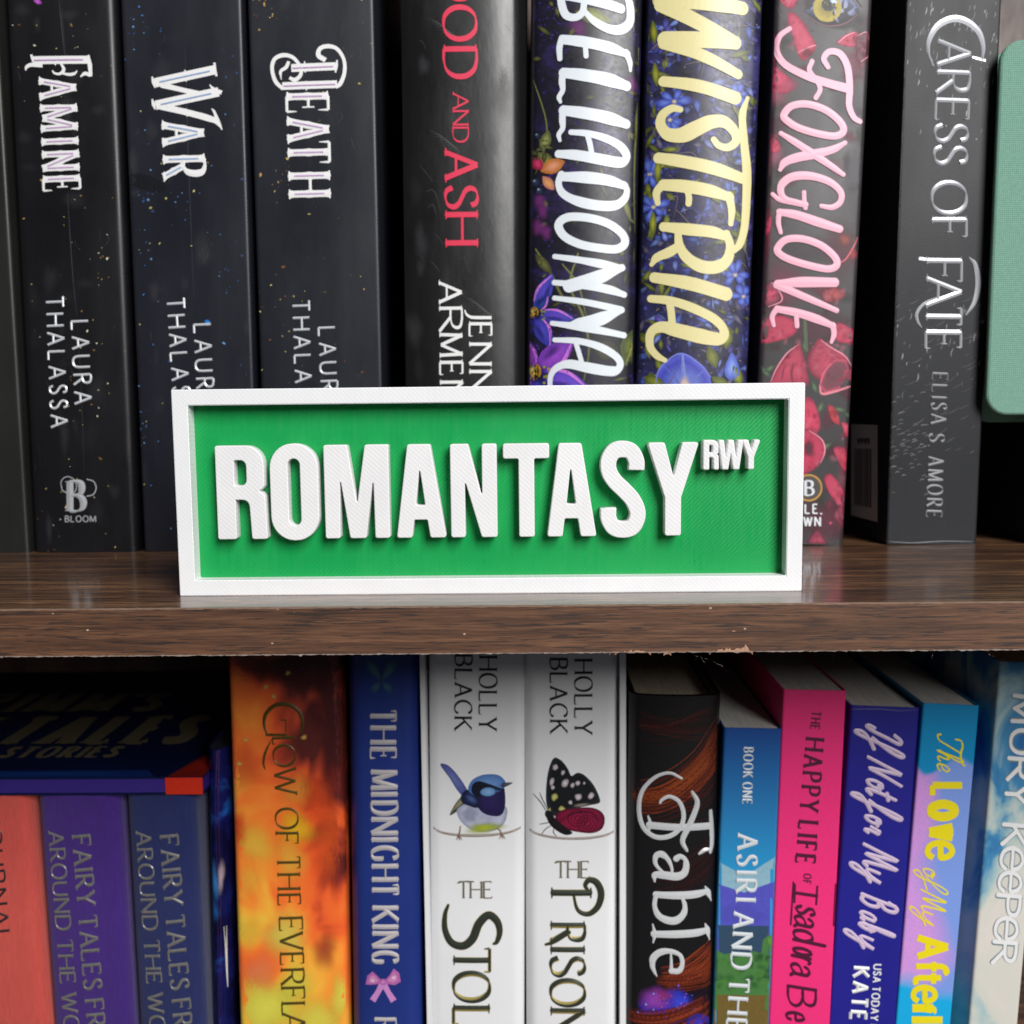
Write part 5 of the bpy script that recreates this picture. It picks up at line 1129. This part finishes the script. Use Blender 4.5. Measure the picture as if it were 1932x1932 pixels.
# white slipcase holding two white hardbacks
WJ = NT('white_jacket', .36, .5); n1 = WJ.noise(WJ.co, 40, 3); WJ.base(WJ.mix(n1, C(226, 227, 229), C(236, 236, 237))); WJ = WJ.m
c0, c1, c2, c3 = at(797, 1500, YLW-.001), at(1181, 1500, YLW-.001), at(808, 1500, YLW), at(1168, 1500, YLW)
sc_ = empty('slipcase', ((c0.x+c1.x)/2, YLW-.001, ZF), 'white open fronted slipcase holding the two white books with a bird and a butterfly', 'slipcase')
q = MB(); hw = (c1.x-c0.x)/2; t1 = c2.x-c0.x-.0002; t2 = c1.x-c3.x-.0002; H_ = -.0165-ZF
q.box(-hw, -hw+t1, 0, .135, 0, H_); q.build('side_panel', WJ, sc_); q = MB(); q.box(hw-t2, hw, 0, .135, 0, H_); q.build('side_panel', WJ, sc_)
q = MB(); q.box(-hw+t1+.0001, hw-t2-.0001, 0, .135, H_-.0016, H_); q.build('top_panel', WJ, sc_); q = MB(); q.box(-hw+t1+.0001, hw-t2-.0001, 0, .135, 0, .0012); q.build('bottom_panel', WJ, sc_)
q = MB(); q.box(-hw+t1+.0001, hw-t2-.0001, .1334, .135, .0014, H_-.0018); q.build('back_panel', WJ, sc_)
HBK = dict(wt=.15, thin=.055, nib=14, serif=(.07, .03), tick=.14)
GOLDT = ink('bronze_title_foil', C(64, 70, 62), .3, .35); BRONZE = ink('bronze_small_print', C(120, 116, 96), .4, .2); EDGEG = ink('gilt_edging', C(176, 158, 84), .35, .3)
TT = dict(wt=.15, thin=.045, nib=18, serif=(.075, .035), tick=.14, ridge=.0003)
# first white book: the bird
bk = Spine(((809, 1300), (811, 1932)), ((990, 1300), (990, 1932)), YLW+.0005, ZF+.0013, -.0185, 'hardback_book', 'white hardback with a blue wren perched above its dark bronze title, left in the slipcase', 'book', kind='hard', th=.002, edge=.0035, bulge=.0008, depth=.13)
bk.cover(WJ, PAGES_W)
p = Pen(bk); p.text('HOLLY', (905, 1236), (904, 1378), 33, HBK, gap=.12); p.text('BLACK', (859, 1233), (858, 1377), 32, HBK, gap=.12); p.build('author_lettering', BLK, bk.e)
a = Art(bk, 41, step=4e-6); a.smooth = True
a.line([(812, 1561), (840, 1571), (890, 1574), (950, 1571), (984, 1562)], 5, C(176, 166, 158), .15); a.line([(812, 1563), (860, 1575), (930, 1575), (984, 1564)], 1.6, C(120, 110, 104), .3)
a.fan([(831, 1443), (838, 1440), (850, 1446), (866, 1464), (882, 1490), (874, 1500), (862, 1488), (848, 1466)], C(112, 122, 180), C(82, 92, 158), C(64, 72, 130))
a.fan([(878, 1495), (884, 1508), (872, 1522), (856, 1534), (849, 1536), (856, 1520), (866, 1506)], C(160, 150, 118), C(110, 112, 84)); a.line([(849, 1536), (866, 1522), (880, 1510)], 4, C(40, 46, 50))
a.fan([(862, 1528), (868, 1545), (884, 1560), (905, 1567), (930, 1566), (948, 1556), (956, 1540), (954, 1520), (920, 1505), (884, 1512), (868, 1520)], C(176, 180, 208), C(196, 200, 220), C(150, 156, 180))
a.soft(914, 1560, 40, 13, C(178, 190, 56), .95, -.06); a.soft(886, 1534, 22, 20, C(168, 172, 196), .7); a.soft(912, 1545, 26, 8, C(214, 216, 228), .6)
a.fan([(884, 1505), (900, 1520), (912, 1532), (930, 1538), (946, 1536), (953, 1520), (953, 1495), (948, 1482), (925, 1488), (905, 1492)], C(46, 36, 92), C(34, 28, 74))
a.fan([(872, 1512), (870, 1500), (880, 1488), (892, 1492), (908, 1510), (900, 1522), (884, 1518)], C(40, 48, 96), C(26, 32, 64)); a.blob(890, 1506, 14, 7, .6, C(86, 106, 160, .9), C(60, 76, 130, .6))
a.fan([(884, 1490), (888, 1474), (900, 1464), (918, 1459), (938, 1460), (950, 1468), (954, 1478), (944, 1490), (925, 1496), (900, 1500)], C(110, 150, 205), C(84, 126, 186), C(66, 106, 170))
a.fan([(890, 1492), (892, 1478), (903, 1472), (920, 1476), (945, 1486), (952, 1488), (930, 1492), (912, 1500), (900, 1502)], C(18, 20, 34), C(20, 24, 44))
a.blob(921, 1492, 16, 9, -.05, C(134, 174, 215), C(98, 142, 196)); a.fan([(948, 1476), (965, 1475), (966, 1477), (952, 1484), (946, 1482)], C(86, 92, 106), C(50, 56, 70))
for pts in (([(869, 1556), (868, 1566), (866, 1574), (867, 1582)]), ([(937, 1560), (944, 1566), (946, 1574), (952, 1578)])): a.line(pts, 3.2, C(150, 120, 100), .3)
for x, y in ((866, 1576), (947, 1574)):
    for dx in (-5, 1, 6): a.line([(x, y-3), (x+dx*.6, y+3), (x+dx, y+8)], 1.8, C(126, 92, 78))
a.build('cover_artwork', PRINT, bk.e)
def the(p, x0, x1, y0, y1):
    H = y1-y0; W = x1-x0
    p.text('THE', (x0, y1), (x1, y1), H*.86, dict(wt=.13, thin=.05, nib=20, serif=(.06, .04), tick=.12), gap=.02); p.px([(x0+W*.0, y0+H*.22), (x0+W*.2, y0+H*.13), (x0+W*.45, y0+H*.14)], 2.6)
p = Pen(bk); the(p, 864, 930, 1656, 1692); p.build('article_lettering', BRONZE, bk.e)
def doub(items, px_items, bk):
    for nm, mat, st_, wx, ep in (('title_edging', EDGEG, dict(TT, wt=.17, thin=.065), 1.6, .00005), ('title_lettering', GOLDT, TT, 0, .0001)):
        p = Pen(bk, ep)
        for b in items: p.boxes(*b, st_)
        for pts, f_ in px_items: p.px(pts, (lambda t, a_, f_=f_: f_(t)+wx), ridge=.0002 if wx == 0 else 0)
        p.build(nm, mat, bk.e)
doub([([('T', 1782, 1836), ('O', 1828, 1890), ('L', 1894, 1934), ('E', 1938, 1976), ('N', 1980, 2040)], lambda y: 856+.0*y, lambda y: 68)],
     [([(846, 1706), (840, 1724), (840, 1752), (852, 1776), (874, 1782), (892, 1768), (904, 1740), (922, 1724), (938, 1736), (943, 1756), (938, 1774), (932, 1778)], lambda t: 4+11*math.sin(math.pi*t)**.9)], bk)
# second white book: the butterfly
bk = Spine(((991, 1300), (992, 1932)), ((1166, 1300), (1166, 1932)), YLW+.0005, ZF+.0013, -.0185, 'hardback_book', 'white hardback with a black and crimson butterfly above its bronze title, right in the slipcase', 'book', kind='hard', th=.002, edge=.0035, bulge=.0008, depth=.13)
bk.cover(WJ, PAGES_W)
p = Pen(bk); p.text('HOLLY', (1084, 1242), (1084, 1385), 33, HBK, gap=.12); p.text('BLACK', (1038, 1240), (1038, 1383), 32, HBK, gap=.12); p.build('author_lettering', BLK, bk.e)
a = Art(bk, 42, step=2.5e-6); a.smooth = True
a.line([(994, 1564), (1020, 1574), (1070, 1580), (1130, 1577), (1164, 1568)], 5, C(180, 170, 164), .15); a.line([(994, 1566), (1040, 1579), (1110, 1581), (1164, 1570)], 1.6, C(120, 110, 106), .3)
a.fan([(1046, 1538), (1032, 1520), (1030, 1490), (1034, 1455), (1042, 1432), (1050, 1428), (1062, 1436), (1072, 1450), (1078, 1462), (1090, 1456), (1104, 1462), (1120, 1480), (1131, 1504), (1130, 1514), (1110, 1518), (1086, 1524)], C(26, 28, 32), C(20, 22, 26), C(40, 48, 52))
for x, y, rx, ry, yl in ((1048, 1446, 7, 9, 0), (1062, 1456, 5, 7, 0), (1041, 1474, 6, 11, 0), (1043, 1484, 5, 6, 0), (1066, 1476, 9, 12, 0), (1080, 1480, 5, 7, 0), (1090, 1476, 6, 7, 0), (1091, 1502, 9, 9, 0), (1115, 1500, 8, 9, 0), (1046, 1502, 8, 10, 1), (1060, 1524, 8, 7, 1), (1036, 1530, 4, 10, 1), (1076, 1512, 5, 6, 0), (1102, 1476, 3, 4, 0)):
    a.blob(x, y, rx*.8, ry*.8, .3, C(214, 210, 140) if yl else C(224, 214, 218), C(150, 148, 80) if yl else C(150, 140, 146), True, 11, .15)
a.blob(1097, 1517, 18, 4, -.1, C(150, 140, 130), C(90, 80, 76))
a.fan([(1048, 1536), (1062, 1526), (1090, 1522), (1116, 1522), (1134, 1530), (1141, 1544), (1136, 1562), (1118, 1570), (1092, 1568), (1066, 1562), (1052, 1552)], C(150, 24, 66), C(130, 20, 58), C(70, 12, 34))
for cx, cy in ((1090, 1542), (1108, 1552)):
    for r in (5, 10, 15): a.line([(cx+r*1.25*math.cos(t*.42), cy+r*math.sin(t*.42)) for t in range(16)], 1.7, C(60, 8, 30), .1)
for dy in (0, 6): a.line([(1054, 1546+dy), (1080, 1532+dy*.4), (1112, 1530+dy*.2), (1132, 1544+dy)], 1.6, C(66, 10, 34), .2)
a.fan([(1030, 1532), (1038, 1528), (1050, 1545), (1072, 1562), (1080, 1570), (1066, 1573), (1046, 1562), (1034, 1548)], C(30, 22, 30), C(24, 18, 24)); a.blob(1034, 1534, 6, 7, 0, C(20, 20, 22), C(26, 26, 28), False)
for pts in ([(1031, 1529), (1020, 1512), (1006, 1497)], [(1034, 1527), (1024, 1508), (1018, 1494)], [(1040, 1556), (1030, 1562), (1022, 1572)], [(1046, 1560), (1044, 1568), (1050, 1576)], [(1036, 1550), (1026, 1552), (1018, 1554)]): a.line(pts, 1.7, C(50, 48, 54), .3)
a.build('cover_artwork', PRINT, bk.e)
p = Pen(bk); the(p, 1047, 1113, 1618, 1654); p.build('article_lettering', BRONZE, bk.e)
doub([([('R', 1738, 1780), ('I', 1782, 1796), ('S', 1798, 1842), ('O', 1842, 1898), ('N', 1899, 1950), ('E', 1955, 1990)], lambda y: 1039, lambda y: 64), ([('I', 1672, 1692)], lambda y: 1040, lambda y: 76)],
     [([(1110, 1678), (1104, 1668), (1112, 1658), (1126, 1664), (1134, 1684), (1128, 1708), (1110, 1722), (1090, 1714), (1082, 1686)], lambda t: 4+8*math.sin(math.pi*min(1, t*1.05))), ([(1072, 1756), (1046, 1774), (1030, 1780)], lambda t: 9-5*t)], bk)

# black hardback with auburn hair strands
bk = Spine(((1186, 1310), (1180, 1932)), ((1365, 1312), (1343, 1932)), YLW, ZF, at(1275, 1310, YLW).z, 'hardback_book', 'black hardback with auburn hair strands, a violet gem and white swash title', 'book', kind='hard', th=.0018, edge=.0035, bulge=.002)
k = NT('black_jacket_hair', .34, .5); n1 = k.noise(k.co, 50, 4); k.base(k.mix(n1, C(14, 14, 16), C(22, 21, 23))); k.b.inputs['Coat Weight'].default_value = .3; k.b.inputs['Coat Roughness'].default_value = .4; bk.cover(k.m, PAGES)
a = Art(bk, 43)
def hair(P, n, spread, c0, c1, wd=1.5, al=.75):
    for i in range(n):
        o = a.r.gauss(0, spread); o2 = a.r.gauss(0, spread*.5); f = a.r.uniform(.25, 1.0)
        cc = tuple(q*f for q in (c0 if a.r.random() < .5 else c1)[:3])+(al,)
        a.line([(x+o*.3+a.r.uniform(-3, 3), y+o+o2*j*.35+a.r.uniform(-2, 2)) for j, (x, y) in enumerate(P)], a.r.uniform(.6, 1.4)*wd, cc, .8)
AU1, AU2 = C(168, 72, 38), C(100, 38, 30)
hair([(1225, 1660), (1280, 1650), (1330, 1620), (1350, 1590)], 40, 20, C(90, 36, 36), C(60, 26, 28), 1.2, .5)
hair([(1190, 1510), (1250, 1500), (1310, 1462), (1345, 1420), (1360, 1396)], 70, 15, AU1, AU2, 2.0, .7); hair([(1190, 1505), (1250, 1496), (1310, 1456), (1350, 1408)], 40, 8, C(206, 100, 46), AU1, 1.3)
hair([(1190, 1372), (1250, 1372), (1310, 1352), (1350, 1340)], 26, 14, C(110, 52, 40), C(80, 36, 32), 1.3, .6); hair([(1185, 1350), (1240, 1368), (1300, 1376), (1355, 1372)], 18, 8, C(100, 44, 38), AU2, 1.2, .6)
hair([(1200, 1520), (1260, 1512), (1320, 1508), (1352, 1480)], 22, 16, C(110, 44, 40), AU2, 1.1, .55)
hair([(1252, 1846), (1290, 1838), (1325, 1822), (1348, 1802)], 60, 12, AU1, C(160, 66, 40), 2.0, .8); hair([(1240, 1850), (1290, 1852), (1330, 1846), (1346, 1836)], 40, 8, AU2, AU1, 1.8)
a.blob(1256, 1896, 54, 40, -.12, C(70, 58, 196), C(52, 42, 160), True, 24, .05); a.soft(1236, 1880, 34, 30, C(156, 70, 186), .9); a.soft(1250, 1872, 30, 14, C(170, 60, 110), .6); a.soft(1284, 1888, 34, 30, C(60, 76, 224), .9); a.soft(1250, 1908, 30, 20, C(50, 40, 190), .8); a.soft(1318, 1880, 30, 26, C(26, 22, 40), .8)
for i in range(26): a.blob(1258+a.r.gauss(0, 24), 1885+a.r.gauss(0, 16), a.r.uniform(1.5, 4), a.r.uniform(1.5, 4), 0, a.r.choice([C(190, 110, 210), C(130, 130, 240), C(220, 90, 130), C(200, 200, 245)]), C(90, 70, 200, .5))
hair([(1180, 1915), (1230, 1918), (1290, 1906), (1336, 1888)], 60, 8, C(170, 66, 40), AU2, 2.0, .85); hair([(1180, 1940), (1240, 1936), (1300, 1920), (1338, 1904)], 40, 8, AU2, AU1, 1.8, .85); a.blob(1316, 1930, 24, 22, 0, C(70, 60, 200), C(46, 38, 150), False, 16)
a.build('cover_artwork', PRINT, bk.e)
p = Pen(bk); FB = dict(wt=.16, thin=.05, nib=14, serif=(.07, .04), tick=.22, ridge=.0001, lower=1.0)
p.px([(1284, 1464), (1262, 1454), (1236, 1462), (1212, 1488), (1205, 1522), (1212, 1556), (1234, 1574), (1262, 1572), (1282, 1556), (1288, 1532), (1280, 1508), (1262, 1498), (1248, 1504), (1244, 1510)], lambda t, a_: 4.5+4.5*math.sin(3.1*t), ridge=.0001)
p.px([(1224, 1553), (1280, 1556), (1338, 1556)], 13, False, ridge=.0001); p.px([(1340, 1528), (1342, 1556), (1343, 1590), (1340, 1606)], 9, taper=.3, ridge=.0003); p.px([(1339, 1600), (1328, 1601), (1318, 1607)], 8, taper=.4, ridge=.0003); p.px([(1304, 1490), (1314, 1512), (1300, 1550), (1286, 1580), (1294, 1600)], 11, taper=.5, ridge=.0003); p.px([(1222, 1536), (1226, 1552), (1220, 1570)], 6, taper=.5)
def lc(p, ch, y0, y1, xb, cap): p.boxes([(ch, y0, y1)], lambda y: xb, lambda y: cap, FB)
p.zs(1150, 1533, .2315, [([(540, 344), (520, 400), (560, 440), (610, 430), (610, 380)][:0] or [(536, 352), (566, 334), (606, 356), (618, 408), (600, 470), (540, 496), (440, 486), (366, 488), (362, 540)], (50, 40, 34, 50, 60, 64, 62, 52, 16), 1), ([(500, 486), (500, 430), (470, 360), (420, 318), (376, 330), (366, 384), (392, 430), (440, 470)], (20, 24, 36, 54, 46, 34, 26, 18), 1),
  ([(372, 646), (560, 650), (700, 646), (790, 630)], (52, 62, 62, 44), 1), ([(776, 592), (800, 640), (828, 716)], (14, 44, 10), 1), ([(578, 660), (606, 730), (596, 800), (540, 850), (470, 852), (396, 816), (362, 740), (372, 650)], (22, 36, 52, 62, 60, 50, 36, 34), 1),
  ([(356, 966), (560, 964), (700, 960), (790, 948)], (54, 62, 62, 48), 1), ([(346, 888), (362, 966), (350, 1036)], (12, 34, 12), 1), ([(776, 896), (796, 950), (814, 1032)], (14, 44, 10), 1),
  ([(492, 1112), (496, 1190), (496, 1262)], (14, 22, 30), 1), ([(496, 1262), (560, 1260), (586, 1200), (566, 1134), (490, 1102), (410, 1110), (354, 1156), (344, 1220), (360, 1270), (378, 1306)], (44, 46, 36, 32, 40, 54, 56, 40, 26, 10), 1)], .0001, True)
p.build('title_lettering', ink('white_metallic_print', C(214, 216, 218), .32, .1), bk.e)

# blue landscape paperback
bk = Spine(((1366, 1372), (1345, 1932)), ((1475, 1375), (1451, 1932)), YLW-.0005, ZF, at(1420, 1373, YLW).z, 'paperback_book', 'shortest paperback, with blue sky, mountains and green hills on its spine and white capitals', 'book', edge=.0008)
k = NT('sky_cover', .42, .4); z = k.xyz()[2]; k.base(k.ramp(k.rng(z, bk.st(1420, 1372)[1], bk.st(1410, 1700)[1]), [(0, C(24, 74, 150)), (.45, C(40, 120, 180)), (1, C(44, 160, 214))])); bk.cover(k.m, PAGES_W)
a = Art(bk, 44); e0, e1 = (lambda y: 1366-.0375*(y-1372)+.5), (lambda y: 1475-.043*(y-1375)-.5)
def band(pts, ybot, c0, c1=None):
    for (xa, ya), (xb_, yb) in zip(pts, pts[1:]):
        n = 14
        for i in range(n):
            t0, t1 = i/n, (i+1)/n; xa_, xb2 = xa+(xb_-xa)*t0, xa+(xb_-xa)*t1; y0, y1 = ya+(yb-ya)*t0, ya+(yb-ya)*t1
            a.k += 1; ep = a.eps+bandk[0]*2e-5
            sk = -.04
            ids = [a.mb.add(bk.loc(X, Y, ep), c) for X, Y, c in ((xa_, y0, c0), (xb2, y1, c0), (xb2, ybot, c1 or c0), (xa_, ybot, c1 or c0))]
            a.mb.f.append(ids)
    bandk[0] += 1
bandk = [0]
band([(1340, 1618), (1356, 1626), (1400, 1650), (1420, 1644), (1462, 1617), (1500, 1600)], 1800, C(146, 188, 206))
band([(1336, 1664), (1356, 1668), (1404, 1684), (1430, 1674), (1462, 1663), (1500, 1656)], 1800, C(86, 86, 196)); band([(1325, 1745), (1400, 1746), (1500, 1748)], 1850, C(48, 76, 102))
band([(1325, 1788), (1352, 1792), (1366, 1800), (1384, 1797), (1400, 1804), (1420, 1794), (1436, 1798), (1440, 1772), (1450, 1765), (1500, 1760)], 1905, C(74, 128, 66)); band([(1320, 1876), (1400, 1877), (1500, 1878)], 1990, C(116, 96, 44))
a.eps += 1e-4
for i in range(60): a.soft(a.r.uniform(1348, 1456), a.r.uniform(1800, 1868), a.r.uniform(5, 13), a.r.uniform(4, 10), a.r.choice([C(96, 160, 72), C(50, 96, 60), C(62, 120, 62)]), .5, 0, 10)
a.soft(1452, 1775, 9, 14, C(104, 166, 72), .8); a.soft(1400, 1725, 50, 24, C(100, 100, 210), .5)
a.build('cover_artwork', PRINT_M, bk.e)
p = Pen(bk, .00018); AS = dict(wt=.20, thin=.08, nib=14, serif=(.07, .05), tick=.17, ridge=.00015)
p.text('BOOK ONE', (1403, 1409), (1400, 1517), 18, AS, gap=.14); p.text('ASIRI', (1392, 1571), (1388, 1702), 37, AS); p.text('AND', (1385, 1718), (1378, 1828), 37, AS); p.text('THE', (1376, 1842), (1370, 1946), 37, AS)
p.build('title_lettering', ink('pale_print', C(220, 226, 230), .42), bk.e)

# hot pink paperback
bk = Spine(((1477, 1301), (1452, 1932)), ((1598, 1305), (1565, 1932)), YLW, ZF, at(1537, 1302, YLW).z, 'paperback_book', 'hot pink paperback with dark plum lettering, partly in script, on the lower shelf', 'book', edge=.0006)
k = NT('hot_pink_cover', .45, .4); n1 = k.noise(k.co, 800, 2); k.base(k.mix(n1, C(236, 44, 118), C(246, 56, 130))); bk.cover(k.m, PAGES_W)
p = Pen(bk); HP = dict(wt=.19, thin=.08, nib=14, serif=(.06, .05), tick=.15)
p.text('THE', (1532, 1341), (1529, 1376), 17, HP); p.text('HAPPY', (1521, 1390), (1509, 1531), 34, HP, gap=.2); p.text('LIFE', (1508, 1546), (1501, 1629), 36, HP, gap=.2); p.text('OF', (1517, 1647), (1515, 1667), 14, HP)
IS = dict(wt=.13, thin=.05, nib=24, cap='round', slant=.22, lower=1.0)
p.px([(1541, 1690), (1520, 1687), (1500, 1684)], 6, False); p.px([(1542, 1672), (1540, 1706)], 3.4, False); p.px([(1500, 1668), (1499, 1702)], 3.4, False); p.px([(1497, 1664), (1492, 1744)], 3, False); p.px([(1577, 1668), (1573, 1746)], 3, False)
def low(p, chs, st_):
    for ch, y0, y1, xb, cap in chs: p.boxes([(ch, y0, y1)], lambda y, xb=xb: xb, lambda y, cap=cap: cap, st_)
low(p, [('s', 1704, 1732, 1503, 56), ('a', 1722, 1756, 1500, 56), ('d', 1748, 1788, 1498, 58), ('o', 1782, 1808, 1497, 56), ('r', 1798, 1822, 1495, 56), ('a', 1812, 1848, 1493, 56)], IS)
low(p, [('B', 1856, 1906, 1487, 52), ('e', 1904, 1930, 1484, 54), ('t', 1926, 1952, 1482, 54)], dict(IS, slant=.16))
p.build('title_lettering', ink('plum_print', C(78, 16, 50), .5), bk.e)

# royal blue paperback with brush script
bk = Spine(((1604, 1335), (1565, 1932)), ((1737, 1336), (1689, 1932)), YLW+.0005, ZF, at(1670, 1334, YLW).z, 'paperback_book', 'royal blue paperback titled in pale lilac brush script', 'book', edge=.0008)
k = NT('royal_blue_cover', .4, .45); n1 = k.noise(k.co, 60, 3); k.base(k.mix(n1, C(32, 28, 128), C(38, 38, 146))); bk.cover(k.m, PAGES_W)
a = Art(bk, 47); a.line([(1606, 1341), (1612, 1338), (1660, 1338), (1700, 1341), (1736, 1338)], 1.6, C(120, 116, 160, .8)); a.line([(1736, 1340), (1722, 1540), (1700, 1800), (1690, 1930)], 1.2, C(92, 90, 170, .7), .1); a.build('cover_wear', PRINT_M, bk.e)
p = Pen(bk, .00006); SCR = dict(wt=.135, thin=.10, nib=60, cap='round', slant=.34, script=True, ridge=.00015)
low(p, [('I', 1362, 1412, 1634, 66), ('f', 1386, 1434, 1640, 62)], SCR)
low(p, [('N', 1424, 1486, 1638, 62), ('o', 1464, 1498, 1637, 58), ('t', 1480, 1520, 1636, 62)], SCR)
low(p, [('f', 1504, 1552, 1634, 64), ('o', 1532, 1564, 1634, 56), ('r', 1552, 1582, 1632, 56)], SCR)
low(p, [('M', 1588, 1658, 1630, 64), ('y', 1632, 1674, 1632, 58)], SCR)
low(p, [('B', 1682, 1730, 1626, 64), ('a', 1714, 1746, 1624, 54), ('b', 1734, 1774, 1622, 62), ('y', 1758, 1798, 1620, 56)], SCR)
p.build('title_lettering', ink('lilac_print', C(212, 190, 216), .4), bk.e)
p = Pen(bk, .00006); p.text('KATE', (1611, 1822), (1604, 1925), 29, dict(wt=.24, thin=.2, nib=0, ridge=.0003), gap=.14); p.text('USA TODAY BEST', (1649, 1818), (1639, 1976), 14, dict(wt=.2, thin=.16, nib=0), gap=.14); p.build('author_lettering', WHITE, bk.e)

# cyan and lilac paperback, yellow lettering
bk = Spine(((1742, 1330), (1690, 1932)), ((1848, 1331), (1794, 1932)), YLW, ZF, at(1795, 1329, YLW).z, 'paperback_book', 'cyan and lilac halftone paperback with bright yellow lettering', 'book', edge=.0006)
zt_, zb_ = bk.st(1795, 1330)[1], bk.st(1745, 1932)[1]
k = NT('candy_cover', .4, .45); xyz = k.xyz(); n1 = k.noise(k.co, 55, 2, .4, .6); n2 = k.noise(k.scaled(1, 1, 1, off=(.4, .2, .9)), 26, 2, .4, .4); dots = k.voro(k.scaled(1, 1, 1), 1700)
body = k.ramp(k.math('ADD', n2, k.rng(xyz[0], -.008, .008, -.12, .12)), [(.40, C(214, 150, 220)), (.50, C(180, 150, 220)), (.60, C(126, 156, 226))]); body = k.mix(k.rng(dots, .2, .6, .35, 0), body, C(110, 150, 226))
f_ = k.math('ADD', k.rng(xyz[2], zt_, zb_), k.rng(n1, .3, .7, -.05, .05))
k.base(k.mix(k.ramp(f_, [(.170, BW1), (.185, BW0)]), k.mix(k.ramp(f_, [(.86, BW0), (.90, BW1)]), body, C(24, 170, 226)), C(8, 140, 196))); bk.cover(k.m, PAGES_W)
p = Pen(bk); YS = dict(wt=.085, thin=.05, nib=40, cap='round', slant=.3, script=True)
low(p, [('T', 1382, 1440, 1770, 46), ('h', 1412, 1448, 1768, 48), ('e', 1436, 1462, 1768, 44)], YS)
low(p, [('o', 1634, 1660, 1742, 44), ('f', 1650, 1690, 1742, 44)], YS); low(p, [('M', 1676, 1732, 1738, 48), ('y', 1714, 1752, 1738, 46)], YS)
YB = dict(wt=.235, thin=.19, nib=0)
low(p, [('L', 1475, 1507, 1759, 56), ('o', 1508, 1550, 1756, 76), ('v', 1552, 1588, 1753, 74), ], YB); low(p, [('e', 1584, 1624, 1750, 76)], dict(YB, wt=.155, thin=.15))
low(p, [('A', 1762, 1811, 1731, 57), ('r', 1894, 1916, 1721, 66), ('l', 1916, 1932, 1720, 58), ('i', 1936, 1950, 1718, 58)], YB); low(p, [('e', 1857, 1894, 1723, 68)], dict(YB, wt=.16, thin=.15)); low(p, [('f', 1809, 1839, 1728, 58), ('t', 1830, 1862, 1726, 58)], dict(YB, wt=.19, thin=.17))
p.build('title_lettering', ink('yellow_print', C(240, 222, 26), .42), bk.e)

# cloudy paperback at the right edge
bk = Spine(((1887, 1250), (1828, 1932)), ((1982, 1250), (1921, 1932)), YLW-.001, ZF, at(1930, 1248, YLW).z, 'paperback_book', 'cloudy blue and cream paperback with white rounded lettering at the right edge, lower row', 'book', edge=.0008)
k = NT('cloud_cover', .42, .4); xyz = k.xyz(); n1 = k.noise(k.scaled(1, 1, .7), 42, 5, .55, .6)
v = k.math('ADD', n1, k.rng(xyz[2], bk.st(1900, 1250)[1], bk.st(1870, 1932)[1], -.12, .16)); k.base(k.ramp(v, [(.30, C(24, 92, 160)), (.42, C(70, 138, 182)), (.49, C(160, 190, 194)), (.58, C(208, 208, 198)), (.80, C(226, 214, 206))])); bk.cover(k.m, PAGES)
UN = dict(wt=.2, thin=.13, nib=10, cap='round'); its = [('M', 1308, 1364), ('O', 1372, 1423), ('R', 1426, 1474), ('Y', 1474, 1520)]; it2 = [('K', 1551, 1596)]; it3 = [('e', 1594, 1642), ('e', 1640, 1684), ('e', 1726, 1774)]; it4 = [('P', 1684, 1728), ('R', 1772, 1820)]
bx_ = lambda y: 1914-.082*(y-1310)
for nm, mt, dw, ep in (('title_outline', ink('grey_blue_outline', C(120, 136, 142), .45), .07, .00005), ('title_lettering', WHITE, 0, .0001)):
    p = Pen(bk, ep); st_ = dict(UN, wt=.19+dw, thin=.13+dw)
    p.boxes(its+it2+it4, bx_, lambda y: 42, st_); p.boxes(it3, bx_, lambda y: 68, dict(st_, wt=(.19+dw)*.62, thin=(.13+dw)*.62)); p.build(nm, mt, bk.e)
